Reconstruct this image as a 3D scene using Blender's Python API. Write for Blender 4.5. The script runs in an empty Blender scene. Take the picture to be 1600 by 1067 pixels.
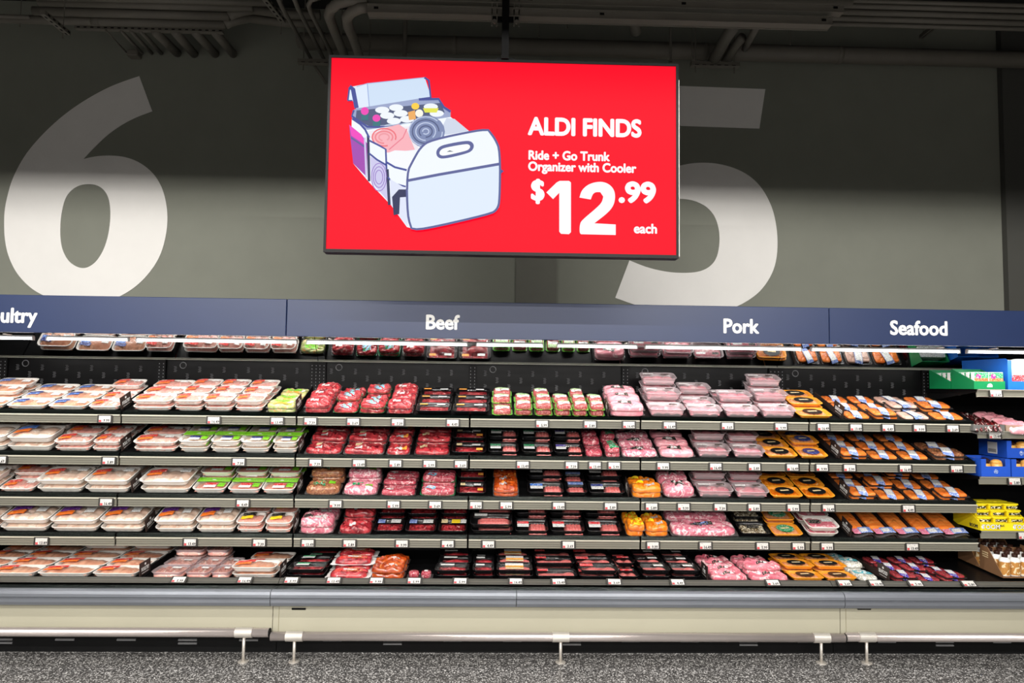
import bpy, math, random
from mathutils import Vector, Euler
random.seed(7)
R = math.radians
C = bpy.context.scene.collection
sc = bpy.context.scene

# ------------------------------------------------------------------ camera, light, exposure
EYE = 1.74; CY = -4.542; F = 1110.0
YAW, PIT, ROL = R(1.6), R(3.6), R(0.73)
cam = bpy.data.cameras.new('camera'); camo = bpy.data.objects.new('camera', cam); C.objects.link(camo)
fw = Vector((math.sin(YAW)*math.cos(PIT), math.cos(YAW)*math.cos(PIT), math.sin(PIT)))
rt = Vector((math.cos(YAW), -math.sin(YAW), 0)); up = rt.cross(fw)
r2 = math.cos(ROL)*rt + math.sin(ROL)*up; u2 = -math.sin(ROL)*rt + math.cos(ROL)*up
from mathutils import Matrix
m3 = Matrix((r2, u2, -fw)).transposed()
camo.matrix_world = Matrix.Translation((0, CY, EYE)) @ m3.to_4x4()
cam.sensor_width = 36; cam.lens = F/1600*36; cam.clip_start = .05; cam.clip_end = 100
sc.camera = camo
sc.view_settings.view_transform = 'Standard'; sc.view_settings.look = 'None'
sc.view_settings.exposure = 0.0; sc.view_settings.gamma = 1; sc.view_settings.use_curve_mapping = False
W = bpy.data.worlds.new('world'); sc.world = W; W.use_nodes = True
W.node_tree.nodes['Background'].inputs[0].default_value = (.6, .62, .66, 1)
W.node_tree.nodes['Background'].inputs[1].default_value = .006

def area(name, loc, sx, sy, power, color=(1, .96, .9), rot=(0, 0, 0), spread=None):
    l = bpy.data.lights.new(name, 'AREA'); l.shape = 'RECTANGLE'; l.size = sx; l.size_y = sy
    l.energy = power; l.color = color
    if spread: l.spread = R(spread)
    o = bpy.data.objects.new(name, l); C.objects.link(o); o.location = loc; o.rotation_euler = rot
    return o
# rows of linear ceiling lamps of the store (their housings are built below)
# y, z, x, length, power, aim towards the meat wall, depth of the added lip that cuts off the light
LAMPS = [(-2.3, 3.92, -1.0, 9.5, 150, 30, .0165), (-5.3, 3.92, -.7, 11, 420, 24, .0120), (-8.3, 3.92, -.7, 12, 460, 24, .0083), (-12.3, 3.92, -.6, 14, 560, 30, .0058), (-17.3, 3.92, -.5, 15, 700, 30, .0042)]  # two farthest rows added to throw low frontal light onto the shelves
for (ly, lz, lx, ll, pw, aim, lip) in LAMPS:
    area('store_lamp', (lx, ly, lz), ll, .008, pw, (1, .965, .91), rot=(R(aim), 0, 0))

def at(px, py, Y):
    d = fw + r2*((px-800)/F) - u2*((py-533.5)/F)
    t = (Y-CY)/d.y
    return Vector((0, CY, EYE)) + d*t

# ------------------------------------------------------------------ materials
def newmat(name):
    m = bpy.data.materials.new(name); m.use_nodes = True
    return m, m.node_tree, m.node_tree.nodes['Principled BSDF']
def lin(c):
    return tuple((x/255/12.92 if x/255 <= .04045 else ((x/255+.055)/1.055)**2.4) for x in c)+(1,)
def coords(t, scale=(1, 1, 1), rnd=True):
    N = t.nodes; L = t.links
    tc = N.new('ShaderNodeTexCoord'); mp = N.new('ShaderNodeMapping')
    mp.inputs['Scale'].default_value = scale
    if rnd:
        oi = N.new('ShaderNodeObjectInfo'); ml = N.new('ShaderNodeMath'); ml.operation = 'MULTIPLY'; ml.inputs[1].default_value = 37
        L.new(oi.outputs['Random'], ml.inputs[0])
        ad = N.new('ShaderNodeVectorMath'); ad.operation = 'ADD'
        L.new(tc.outputs['Object'], ad.inputs[0]); L.new(ml.outputs[0], ad.inputs[1]); L.new(ad.outputs[0], mp.inputs[0])
    else:
        L.new(tc.outputs['Object'], mp.inputs[0])
    return mp.outputs[0]
def noise(t, vec, scale, detail=3, rough=.5, dist=0):
    n = t.nodes.new('ShaderNodeTexNoise'); n.inputs['Scale'].default_value = scale; n.inputs['Detail'].default_value = detail
    n.inputs['Roughness'].default_value = rough; n.inputs['Distortion'].default_value = dist
    if vec is not None: t.links.new(vec, n.inputs['Vector'])
    return n.outputs['Fac']
def ramp(t, fac, stops, const=False):
    r = t.nodes.new('ShaderNodeValToRGB'); e = r.color_ramp
    if const: e.interpolation = 'CONSTANT'
    while len(e.elements) < len(stops): e.elements.new(.5)
    for i, (p, c) in enumerate(stops): e.elements[i].position = p; e.elements[i].color = c
    t.links.new(fac, r.inputs[0]); return r.outputs[0]
def mixc(t, fac, a, b):
    m = t.nodes.new('ShaderNodeMix'); m.data_type = 'RGBA'
    if isinstance(fac, float): m.inputs[0].default_value = fac
    else: t.links.new(fac, m.inputs[0])
    for i, v in ((6, a), (7, b)):
        if isinstance(v, tuple): m.inputs[i].default_value = v
        else: t.links.new(v, m.inputs[i])
    return m.outputs[2]
def bump(t, b, h, st, dist=.002):
    n = t.nodes.new('ShaderNodeBump'); n.inputs['Strength'].default_value = st; n.inputs['Distance'].default_value = dist
    t.links.new(h, n.inputs['Height']); t.links.new(n.outputs[0], b.inputs['Normal'])
def plain(name, c, rough=.5, metal=0, var=.08, vs=8, coat=0, bmp=0, bs=60, spec=.5, rnd=True):
    m, t, b = newmat(name); v = coords(t, rnd=rnd); c = lin(c)
    n = noise(t, v, vs, 4, .6)
    lo = tuple(x*(1-var) for x in c[:3])+(1,); hi = tuple(min(1, x*(1+var)) for x in c[:3])+(1,)
    t.links.new(ramp(t, n, [(.35, lo), (.65, hi)]), b.inputs['Base Color'])
    b.inputs['Roughness'].default_value = rough; b.inputs['Metallic'].default_value = metal
    b.inputs['Coat Weight'].default_value = coat; b.inputs['Specular IOR Level'].default_value = spec
    if bmp: bump(t, b, noise(t, v, bs, 2), bmp)
    return m
def meat(name, c1, c2, fat, sc1=18, fsc=30, famt=.56, rough=.22, coat=.6, stretch=(1, 1, 1), fw_=.05, bmp=.5):
    m, t, b = newmat(name); v = coords(t, stretch)
    base = ramp(t, noise(t, v, sc1, 3, .6, .6), [(.35, lin(c1)), (.65, lin(c2))])
    f = ramp(t, noise(t, v, fsc, 4, .65, 1.2), [(famt, (0, 0, 0, 1)), (famt+fw_, (1, 1, 1, 1))])
    t.links.new(mixc(t, f, base, lin(fat)), b.inputs['Base Color'])
    b.inputs['Roughness'].default_value = rough; b.inputs['Coat Weight'].default_value = coat; b.inputs['Coat Roughness'].default_value = .12
    bump(t, b, noise(t, v, 40, 3), bmp, .004)
    return m
def printed(name, bg, ink, sx=120, sy=420, thr=.56, rough=.35, rnd=True):
    m, t, b = newmat(name); v = coords(t, (sx, sy, sy), rnd)
    f = ramp(t, noise(t, v, 1, 1, .5), [(thr, (0, 0, 0, 1)), (thr+.03, (1, 1, 1, 1))])
    t.links.new(mixc(t, f, lin(bg), lin(ink)), b.inputs['Base Color']); b.inputs['Roughness'].default_value = rough
    return m
def emit(name, c, st=1.0):
    m, t, b = newmat(name); N = t.nodes
    b.inputs['Base Color'].default_value = (.005, .005, .005, 1); b.inputs['Roughness'].default_value = .4; b.inputs['Specular IOR Level'].default_value = .1
    b.inputs['Emission Color'].default_value = lin(c); b.inputs['Emission Strength'].default_value = st
    return m
def clear(name, tint=(255, 255, 255), gl=.1, rough=.08, body=0.0, bodyc=(255, 255, 255), bst=.25, bsc=25):
    m = bpy.data.materials.new(name); m.use_nodes = True; t = m.node_tree; N = t.nodes; L = t.links; N.clear()
    out = N.new('ShaderNodeOutputMaterial'); tr = N.new('ShaderNodeBsdfTransparent'); tr.inputs[0].default_value = lin(tint)
    g = N.new('ShaderNodeBsdfGlossy'); g.inputs['Roughness'].default_value = rough
    v = coords(t); nn = noise(t, v, bsc, 3, .6, .8)
    bp = N.new('ShaderNodeBump'); bp.inputs['Strength'].default_value = bst; bp.inputs['Distance'].default_value = .01
    L.new(nn, bp.inputs['Height']); L.new(bp.outputs[0], g.inputs['Normal'])
    cur = tr.outputs[0]
    if body:
        d = N.new('ShaderNodeBsdfDiffuse'); d.inputs[0].default_value = lin(bodyc)
        mx = N.new('ShaderNodeMixShader'); mx.inputs[0].default_value = body
        L.new(cur, mx.inputs[1]); L.new(d.outputs[0], mx.inputs[2]); cur = mx.outputs[0]
    lw = N.new('ShaderNodeLayerWeight'); lw.inputs['Blend'].default_value = .35
    mt = N.new('ShaderNodeMath'); mt.operation = 'MULTIPLY_ADD'; mt.inputs[1].default_value = .35; mt.inputs[2].default_value = gl
    L.new(lw.outputs['Fresnel'], mt.inputs[0])
    mx = N.new('ShaderNodeMixShader'); L.new(mt.outputs[0], mx.inputs[0]); L.new(cur, mx.inputs[1]); L.new(g.outputs[0], mx.inputs[2])
    L.new(mx.outputs[0], out.inputs[0])
    return m

MT = {}
def mk(k, m): MT[k] = m; return m
# setting
mk('wall', plain('wall_paint', (124, 126, 116), .85, var=.03, vs=3))
mk('wall2', plain('wall_paint_dark', (72, 72, 68), .85, var=.03, vs=3))
mk('number', plain('number_paint', (230, 228, 225), .6, var=.02, vs=3))
mk('ceiling', plain('ceiling_paint', (26, 26, 26), .9, var=.05))
mk('pipe', plain('painted_pipe', (104, 100, 92), .6, var=.06, vs=5))
mk('navy', plain('navy_header', (33, 49, 88), .4, var=.06, vs=1.2, rnd=False))
mk('sign_white', plain('sign_white', (238, 238, 236), .4, var=.01))
mk('black', plain('black_enamel', (12, 12, 13), .3, var=.2, vs=6, spec=.1))
mk('blackm', plain('black_matte', (12, 12, 13), .6, var=.1, spec=.15))
mk('rail', plain('grey_price_rail', (132, 130, 118), .35, var=.04, vs=3, rnd=False))
mk('l_black', plain('label_black', (24, 26, 28), .4)); mk('railtop', plain('rail_lip_highlight', (196, 192, 176), .3, var=.03))
mk('raildeck', plain('deck_price_rail', (72, 70, 64), .4, var=.04)); mk('raildark', plain('rail_groove_strip', (96, 93, 84), .5, var=.04))
mk('silver', plain('silver_bumper', (124, 128, 136), .32, metal=.35, var=.05, vs=2, rnd=False))
mk('silver2', plain('silver_groove', (120, 124, 132), .35, metal=.3, var=.05))
mk('cream', plain('cream_panel', (172, 168, 149), .45, var=.03, vs=1.5, rnd=False))
mk('cream2', plain('cream_seam', (140, 134, 110), .5, var=.03))
mk('steel', plain('brushed_steel', (196, 186, 182), .27, metal=.6, var=.05, vs=3))
mk('steel2', plain('satin_aluminium', (214, 208, 200), .42, metal=.55, var=.04))
mk('lampwhite', plain('lamp_housing', (200, 200, 200), .5))
mk('led', emit('led_diffuser', (255, 252, 248), 9))
m, t, b = newmat('mirror_glass'); b.inputs['Metallic'].default_value = 1; b.inputs['Roughness'].default_value = .03; b.inputs['Base Color'].default_value = (.86, .88, .88, 1); mk('mirror', m)
mk('glass', clear('clear_glass', (225, 240, 235), .05, .02, bst=0))
mk('slot', plain('vent_edge', (120, 120, 122), .4, var=.1))
mk('card', printed('price_card', (214, 211, 206), (150, 150, 150), 90, 500, .62))
mk('cardred', plain('price_card_red', (196, 70, 76), .5))
mk('ink', plain('dark_ink', (38, 38, 42), .5))
mk('taghold', plain('tag_holder', (44, 41, 37), .4))
mk('brownsign', plain('brown_divider', (58, 46, 42), .4, var=.05))
mk('tvframe', plain('tv_frame', (16, 16, 18), .4, spec=.15)); mk('tvside', plain('tv_side', (150, 150, 146), .4, metal=.5))
# terrazzo floor
m, t, b = newmat('terrazzo'); v = coords(t, rnd=False)
vo = t.nodes.new('ShaderNodeTexVoronoi'); vo.inputs['Scale'].default_value = 150; t.links.new(v, vo.inputs['Vector'])
sep = t.nodes.new('ShaderNodeSeparateColor'); t.links.new(vo.outputs['Color'], sep.inputs[0])
c1 = ramp(t, sep.outputs[0], [(0, lin((34, 33, 34))), (.34, lin((62, 60, 60))), (.56, lin((98, 95, 94))), (.74, lin((158, 156, 154))), (.87, lin((226, 224, 222)))], True)
b2 = mixc(t, .18, c1, ramp(t, noise(t, v, 240, 2), [(.4, lin((50, 49, 49))), (.6, lin((170, 168, 166)))]))
t.links.new(b2, b.inputs['Base Color']); b.inputs['Roughness'].default_value = .32; mk('terrazzo', m)
# packaging
mk('foam', plain('white_foam', (240, 236, 230), .45, var=.02, bmp=.1, bs=200))
mk('blacktray', plain('black_tray', (18, 18, 20), .2, var=.15, coat=.4))
mk('orangetray', plain('orange_tray', (250, 166, 44), .3, var=.05, coat=.3))
mk('greentray', plain('green_tray', (18, 126, 76), .3, var=.08, coat=.4))
mk('limetray', plain('lime_film', (110, 190, 70), .25, var=.15, coat=.5))
mk('film', clear('stretch_film', gl=.02, rough=.15, bst=.35, bsc=18))
mk('bagfilm', clear('bag_film', (235, 235, 235), gl=.1, rough=.12, body=.1, bodyc=(210, 205, 205), bst=.7, bsc=45))
mk('greenfilm', clear('green_film', (60, 160, 110), gl=.1, rough=.12, body=.5, bodyc=(20, 130, 80), bst=.7, bsc=45))
mk('darkfilm', clear('dark_film', (80, 80, 82), gl=.08, rough=.15, body=.45, bodyc=(70, 66, 66), bst=.7, bsc=45))
mk('cleartray', clear('translucent_tray', (250, 240, 242), gl=.06, rough=.2, body=.3, bodyc=(250, 240, 243), bst=.1))
mk('chicken', meat('chicken_meat', (206, 140, 112), (228, 176, 146), (242, 212, 186), 10, 16, .62))
mk('chickenp', meat('chicken_pink', (222, 150, 140), (238, 182, 168), (248, 222, 210), 10, 16, .56))
mk('chickenw', meat('chicken_skin', (232, 194, 174), (244, 218, 198), (252, 238, 224), 8, 14, .55))
mk('turkey', meat('ground_turkey', (230, 150, 136), (240, 176, 160), (250, 220, 205), 60, 80, .58))
mk('beef', meat('beef_meat', (110, 16, 28), (204, 66, 72), (236, 176, 170), 22, 26, .60, fw_=.08, rough=.16, bmp=.9))
mk('beefd', meat('beef_dark', (120, 22, 34), (160, 36, 48), (214, 150, 144), 14, 22, .62))
mk('marbled', meat('marbled_beef', (150, 44, 62), (190, 84, 96), (232, 186, 188), 22, 40, .55, fw_=.08, rough=.16, bmp=.9))
mk('ground', meat('ground_beef', (214, 92, 92), (238, 132, 128), (250, 190, 182), 90, 120, .56, rough=.4, coat=.2, bmp=1))
mk('groundd', meat('ground_dark', (140, 48, 52), (190, 92, 92), (232, 170, 160), 60, 80, .56, rough=.3)); mk('pork', meat('pork_meat', (208, 94, 114), (230, 140, 152), (248, 202, 204), 10, 18, .54))
mk('porkp', meat('pork_pale', (232, 142, 156), (244, 176, 184), (251, 216, 218), 10, 18, .58))
mk('porkrib', meat('pork_marbled', (196, 90, 112), (226, 140, 156), (248, 216, 218), 20, 30, .51, fw_=.08, rough=.16, bmp=.9))
mk('bbq', meat('barbecue_meat', (140, 44, 14), (196, 84, 26), (236, 150, 70), 16, 24, .6, rough=.15))
mk('marinade', meat('orange_marinade', (222, 104, 14), (246, 150, 40), (250, 206, 130), 16, 22, .64, rough=.15))
mk('spice', meat('spiced_roast', (120, 70, 48), (166, 106, 74), (206, 160, 110), 40, 70, .56))
mk('saus', meat('peach_sausage', (236, 148, 100), (246, 178, 124), (250, 206, 160), 30, 40, .6))
mk('salmon', meat('salmon_fillet', (248, 122, 44), (255, 152, 70), (254, 196, 136), 6, 8, .66, stretch=(1, 6, 1)))
mk('salmonp', meat('white_fish', (226, 180, 164), (240, 200, 180), (248, 224, 206), 8, 14, .6))
mk('tuna', meat('tuna_meat', (150, 40, 52), (190, 76, 80), (214, 120, 116), 10, 14, .62))
mk('veg', meat('mixed_veg', (74, 66, 44), (150, 120, 80), (236, 228, 206), 60, 60, .5))
mk('salad', meat('salad_mix', (150, 176, 90), (206, 200, 150), (236, 160, 90), 40, 30, .56))
mk('shrimp', meat('frozen_prawns', (170, 170, 160), (206, 200, 186), (236, 236, 230), 40, 50, .5))
mk('darksaus', meat('dry_sausage', (70, 14, 18), (110, 26, 28), (236, 226, 220), 30, 20, .58, stretch=(4, .7, 1)))
mk('bread', meat('pastry', (226, 160, 70), (242, 190, 104), (250, 220, 160), 10, 20, .6, coat=.1)); mk('choc', plain('chocolate', (50, 26, 18), .3))
LAB = dict(white=((240, 240, 238), (120, 120, 124)), orange=((246, 160, 52), (255, 214, 150)), red=((214, 40, 34), (250, 200, 190)), redw=((226, 40, 48), (250, 240, 240)),
 org2=((240, 110, 30), (250, 190, 120)), blue=((52, 110, 200), (230, 238, 250)), navy=((40, 52, 118), (150, 160, 210)), purple=((110, 44, 150), (190, 150, 220)), violet=((70, 50, 160), (240, 240, 250)),
 green=((16, 140, 84), (230, 246, 236)), lime=((120, 206, 30), (190, 236, 120)), lime2=((196, 222, 170), (60, 150, 70)), sky=((150, 205, 226), (60, 110, 190)), pinkw=((226, 120, 150), (240, 220, 236)), yellow=((250, 214, 20), (255, 240, 130)), cream=((236, 216, 170), (150, 110, 70)),
 dark=((30, 30, 32), (190, 180, 160)), teal=((30, 150, 165), (220, 245, 245)), bluew=((104, 130, 196), (240, 244, 252)), magenta=((196, 30, 120), (250, 220, 240)), brown=((120, 76, 50), (240, 220, 190)), picture=((196, 96, 60), (240, 200, 150)))
for k, (a_, b_) in LAB.items():
    if k == 'white': mk('l_'+k, printed('label_'+k, a_, b_, 110, 420, .58))
    else: mk('l_'+k, printed('label_'+k, a_, b_, 90, 200, .6))

# ------------------------------------------------------------------ mesh helpers
class MB:
    def __init__(s): s.v = []; s.f = []; s.m = []; s.mi = 0
    def add(s, vs, fs):
        o = len(s.v); s.v += [tuple(v) for v in vs]; s.f += [tuple(i+o for i in f) for f in fs]; s.m += [s.mi]*len(fs); return s
    def box(s, x0, x1, y0, y1, z0, z1):
        return s.add([(x0,y0,z0),(x1,y0,z0),(x1,y1,z0),(x0,y1,z0),(x0,y0,z1),(x1,y0,z1),(x1,y1,z1),(x0,y1,z1)],
                     [(0,3,2,1),(4,5,6,7),(0,1,5,4),(1,2,6,5),(2,3,7,6),(3,0,4,7)])
    def bevbox(s, x0, x1, y0, y1, z0, z1, b=.004):
        # octagonal section along z with inset top and bottom
        def ring(z, i):
            return [(x0+i+b,y0+i,z),(x1-i-b,y0+i,z),(x1-i,y0+i+b,z),(x1-i,y1-i-b,z),(x1-i-b,y1-i,z),(x0+i+b,y1-i,z),(x0+i,y1-i-b,z),(x0+i,y0+i+b,z)]
        return s.loft([ring(z0, b*.6), ring(z0+b, 0), ring(z1-b, 0), ring(z1, b*.6)])
    def loft(s, rings, cap0=True, cap1=True):
        n = len(rings[0]); vs = [p for r in rings for p in r]; fs = []
        for k in range(len(rings)-1):
            for i in range(n):
                j = (i+1) % n; fs.append((k*n+i, k*n+j, (k+1)*n+j, (k+1)*n+i))
        if cap0: fs.append(tuple(range(n))[::-1])
        if cap1: fs.append(tuple((len(rings)-1)*n+i for i in range(n)))
        return s.add(vs, fs)
    def tube(s, pts, r, n=10, cap=True):
        pts = [Vector(p) for p in pts]; rings = []
        rr = r if isinstance(r, (list, tuple)) else [r]*len(pts)
        ref = None
        for i, p in enumerate(pts):
            d = ((pts[i]-pts[i-1]).normalized() if i else Vector()) + ((pts[i+1]-pts[i]).normalized() if i < len(pts)-1 else Vector())
            d.normalize()
            a = Vector((0, 0, 1)) if abs(d.z) < .9 else Vector((1, 0, 0))
            u = d.cross(a).normalized(); w = d.cross(u).normalized()
            rings.append([p+u*math.cos(2*math.pi*k/n)*rr[i]+w*math.sin(2*math.pi*k/n)*rr[i] for k in range(n)])
        return s.loft(rings, cap, cap)
    def prism_x(s, prof, x0, x1):   # profile of (y,z) swept along x
        n = len(prof)
        return s.add([(x0, y, z) for y, z in prof]+[(x1, y, z) for y, z in prof],
                     [(i, (i+1) % n, n+(i+1) % n, n+i) for i in range(n)]+[tuple(range(n))[::-1], tuple(range(n, 2*n))])
    def build(s, name, mats, parent=None, smooth=False, link=True, normals=True):
        me = bpy.data.meshes.new(name); me.from_pydata(s.v, [], s.f)
        if not isinstance(mats, (list, tuple)): mats = [mats]
        for m in mats: me.materials.append(MT[m] if isinstance(m, str) else m)
        for p, i in zip(me.polygons, s.m): p.material_index = i; p.use_smooth = smooth
        if not link: return me
        o = bpy.data.objects.new(name, me); C.objects.link(o)
        if parent: o.parent = parent
        return o
def tag(o, label, cat, group=None, kind=None):
    o['label'] = label; o['category'] = cat
    if group: o['group'] = group
    if kind: o['kind'] = kind
    return o
def empty(name, loc=(0, 0, 0), rot=(0, 0, 0)):
    o = bpy.data.objects.new(name, None); C.objects.link(o); o.location = loc; o.rotation_euler = rot; o.empty_display_size = .05; return o
def struct(name, mb, m, label=None):
    o = mb.build(name, m); o['kind'] = 'structure'
    if label: o['label'] = label
    return o
TXT = {}
def text_mesh(s, size=1, off=0.0, ext=.001, name='lettering', align='CENTER', sx=1, res=3):
    bold = off; off = 0
    key = (s, size, bold, ext, align, sx)
    if key in TXT: return TXT[key]
    cu = bpy.data.curves.new(name, 'FONT'); cu.body = s; cu.size = size; cu.offset = off; cu.extrude = ext; cu.align_x = align; cu.resolution_u = res
    o = bpy.data.objects.new(name, cu); C.objects.link(o)
    bpy.context.view_layer.update()
    dg = bpy.context.evaluated_depsgraph_get()
    me = bpy.data.meshes.new_from_object(o.evaluated_get(dg)); me.name = name
    for v in me.vertices: v.co.x *= sx
    if bold:      # heavier strokes: shifted copies of the same outline in one mesh
        vs = [tuple(v.co) for v in me.vertices]; fs = [tuple(p.vertices) for p in me.polygons]; V, F_ = [], []
        for k in range(8):
            dx, dy = bold*math.cos(k*math.pi/4), bold*math.sin(k*math.pi/4)
            F_ += [tuple(i+len(V) for i in f) for f in fs]; V += [(x+dx, y+dy, z+k*.00003) for x, y, z in vs]
        me = bpy.data.meshes.new(name); me.from_pydata(V, [], F_)
    bpy.data.objects.remove(o); TXT[key] = me
    return me
def text(s, loc, size, m, parent=None, rot=(R(90), 0, 0), off=0, ext=.001, align='CENTER', name='lettering', sx=1, res=3):
    me = text_mesh(s, size, off, ext, name, align, sx, res)
    if not me.materials: me.materials.append(MT[m] if isinstance(m, str) else m)
    o = bpy.data.objects.new(name, me); C.objects.link(o); o.location = loc; o.rotation_euler = rot
    if parent: o.parent = parent
    return o

# ------------------------------------------------------------------ the setting
YW = 1.32
struct('floor', MB().box(-9, 9, -24, 2.2, -.05, 0), 'terrazzo')
struct('wall_back', MB().box(-9, 9, YW, YW+.1, 0, 4.9), 'wall')
struct('ceiling', MB().box(-9, 9, -24, 2.2, 4.9, 5.0), 'ceiling')
struct('wall_left', MB().box(-9.1, -9, -24, 2.2, 0, 4.9), 'wall2')
struct('wall_right', MB().box(9, 9.1, -24, 2.2, 0, 4.9), 'wall2')
struct('wall_front', MB().box(-9, 9, -24.1, -24, 0, 4.9), 'wall2')
xa = at(1573, 350, YW-.06).x
struct('trim_1', MB().box(xa, 9, YW-.06, YW-.001, 0, 4.9), 'wall2')
x0, x1 = at(806, 440, YW-.01).x, at(869, 440, YW-.01).x
struct('trim_2', MB().box(x0, x1, YW-.02, YW-.001, 0, 3.6), plain('wall_strip_dark', (104, 104, 96), .85, var=.03))  # shallow strip, darker than the wall around it

for li, (ly, lz, lx, ll, pw, aim, lip) in enumerate(LAMPS):
    h = empty('ceiling_lamp', (lx, ly, lz))
    tag(h, '%s linear store lamp counted from the meat cases' % ['first', 'second', 'third', 'fourth', 'fifth'][li], 'lamp', 'linear lamps above the aisle')
    o = MB().box(-ll/2-.05, ll/2+.05, -.12, .12, .02, .06).build('housing', 'lampwhite', h)
    tag_l = MB().box(-ll/2-.05, ll/2+.05, .11, .12, -lip, .02).box(-ll/2-.05, ll/2+.05, -.12, -.11, -.03, .02).build('cutoff_lip', 'blackm', h)  # unseen lip, shaped to keep the lamp's light off the upper wall
    for sx in (-.4, .4):
        MB().tube([(sx*ll, 0, .06), (sx*ll, 0, 4.9-lz)], .004, 6).build('cable', 'blackm', h)

def outline(name, pts, y, th, m, parent=None, hole=None):
    # polygon in the x-z plane with thickness, filled through a 2D curve
    cu = bpy.data.curves.new(name, 'CURVE'); cu.dimensions = '2D'; cu.fill_mode = 'BOTH'; cu.extrude = th/2
    for P in ([pts] + ([hole] if hole else [])):
        sp = cu.splines.new('POLY'); sp.points.add(len(P)-1)
        for i, (x, z) in enumerate(P): sp.points[i].co = (x, z, 0, 1)
        sp.use_cyclic_u = True
    o = bpy.data.objects.new(name, cu); C.objects.link(o)
    me = bpy.data.meshes.new_from_object(o.evaluated_get(bpy.context.evaluated_depsgraph_get())); bpy.data.objects.remove(o)
    me.name = name; me.materials.append(MT[m] if isinstance(m, str) else m)
    q = bpy.data.objects.new(name, me); C.objects.link(q); q.location = (0, y, 0); q.rotation_euler = (R(90), 0, 0)
    if parent: q.parent = parent
    return q
def smoothpts(P, it=2, lim=48):
    # corner cutting that keeps real corners sharp
    for _ in range(it):
        Q = []; n = len(P)
        for i in range(n):
            a, b, c = P[i-1], P[i], P[(i+1) % n]
            v1 = (b[0]-a[0], b[1]-a[1]); v2 = (c[0]-b[0], c[1]-b[1])
            an = abs(math.degrees(math.atan2(v1[0]*v2[1]-v1[1]*v2[0], v1[0]*v2[0]+v1[1]*v2[1])))
            if an > lim: Q.append(b)
            else: Q += [(b[0]*.75+a[0]*.25, b[1]*.75+a[1]*.25), (b[0]*.75+c[0]*.25, b[1]*.75+c[1]*.25)]
        P = Q
    return P
def wallpts(P, ox, oy, s):
    out = []
    for x, y in P:
        p = at(ox+x/s, oy+y/s, YW-.004); out.append((p.x, p.z))
    return out
SIX = [(611,53),(550,73),(480,100),(400,142),(320,193),(250,248),(180,315),(120,385),(80,450),(50,515),(32,580),(20,640),(18,700),(20,760),(30,820),(48,870),(72,915),(105,955),(145,990),(190,1015),(240,1035),(300,1046),(360,1050),(430,1046),(480,1036),(525,1020),(580,988),(630,945),(675,890),(705,835),(722,780),(733,720),(735,660),(728,600),(712,545),(685,495),(650,458),(610,430),(560,410),(510,402),(460,401),(410,406),(365,417),(410,370),(470,310),(540,262),(600,232),(668,207)]
SIXH = [(390,525),(430,532),(460,555),(478,590),(485,640),(483,700),(473,760),(455,815),(428,860),(400,885),(370,897),(335,890),(300,865),(275,820),(265,770),(264,710),(270,650),(285,590),(310,555),(345,532)]
FIVE = [(718,82),(130,60),(95,600),(180,580),(270,565),(343,562),(390,567),(430,580),(470,605),(500,645),(516,700),(518,760),(505,825),(475,862),(430,883),(370,889),(290,885),(200,865),(122,833),(60,997),(150,1030),(250,1055),(340,1068),(430,1070),(520,1060),(590,1038),(650,1005),(700,965),(745,900),(768,830),(773,740),(762,650),(740,580),(700,510),(650,462),(590,430),(520,410),(460,404),(400,406),(343,417),(250,440),(262,240),(692,255)]
o = outline('wall_number', smoothpts(wallpts(SIX, 0, 100, 2.807)), YW-.003, .004, 'number', hole=smoothpts(wallpts(SIXH, 0, 100, 2.807)))
tag(o, 'huge white numeral 6 on the grey wall above the poultry section', 'number', 'huge wall numerals')
o = outline('wall_number', smoothpts(wallpts(FIVE, 940, 110, 2.807)), YW-.003, .004, 'number')
tag(o, 'huge white numeral 5 on the grey wall, partly behind the screen', 'number', 'huge wall numerals')

# ------------------------------------------------------------------ refrigerated cases
XB = [-1.37-3.658, -1.37, -1.37+3.658, -1.37+2*3.658]     # unit boundaries
ZH0, ZH1 = EYE+.313, EYE+.560      # header bottom and top
names = ['left', 'middle', 'right']
SH = {1: (.54, EYE-.213, 19, .51), 2: (.54, EYE-.502, 19, .50), 3: (.54, EYE-.787, 19, .50), 4: (.54, EYE-1.057, 19, .50), 5: (.285, EYE-1.297, 3, .72)}
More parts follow.
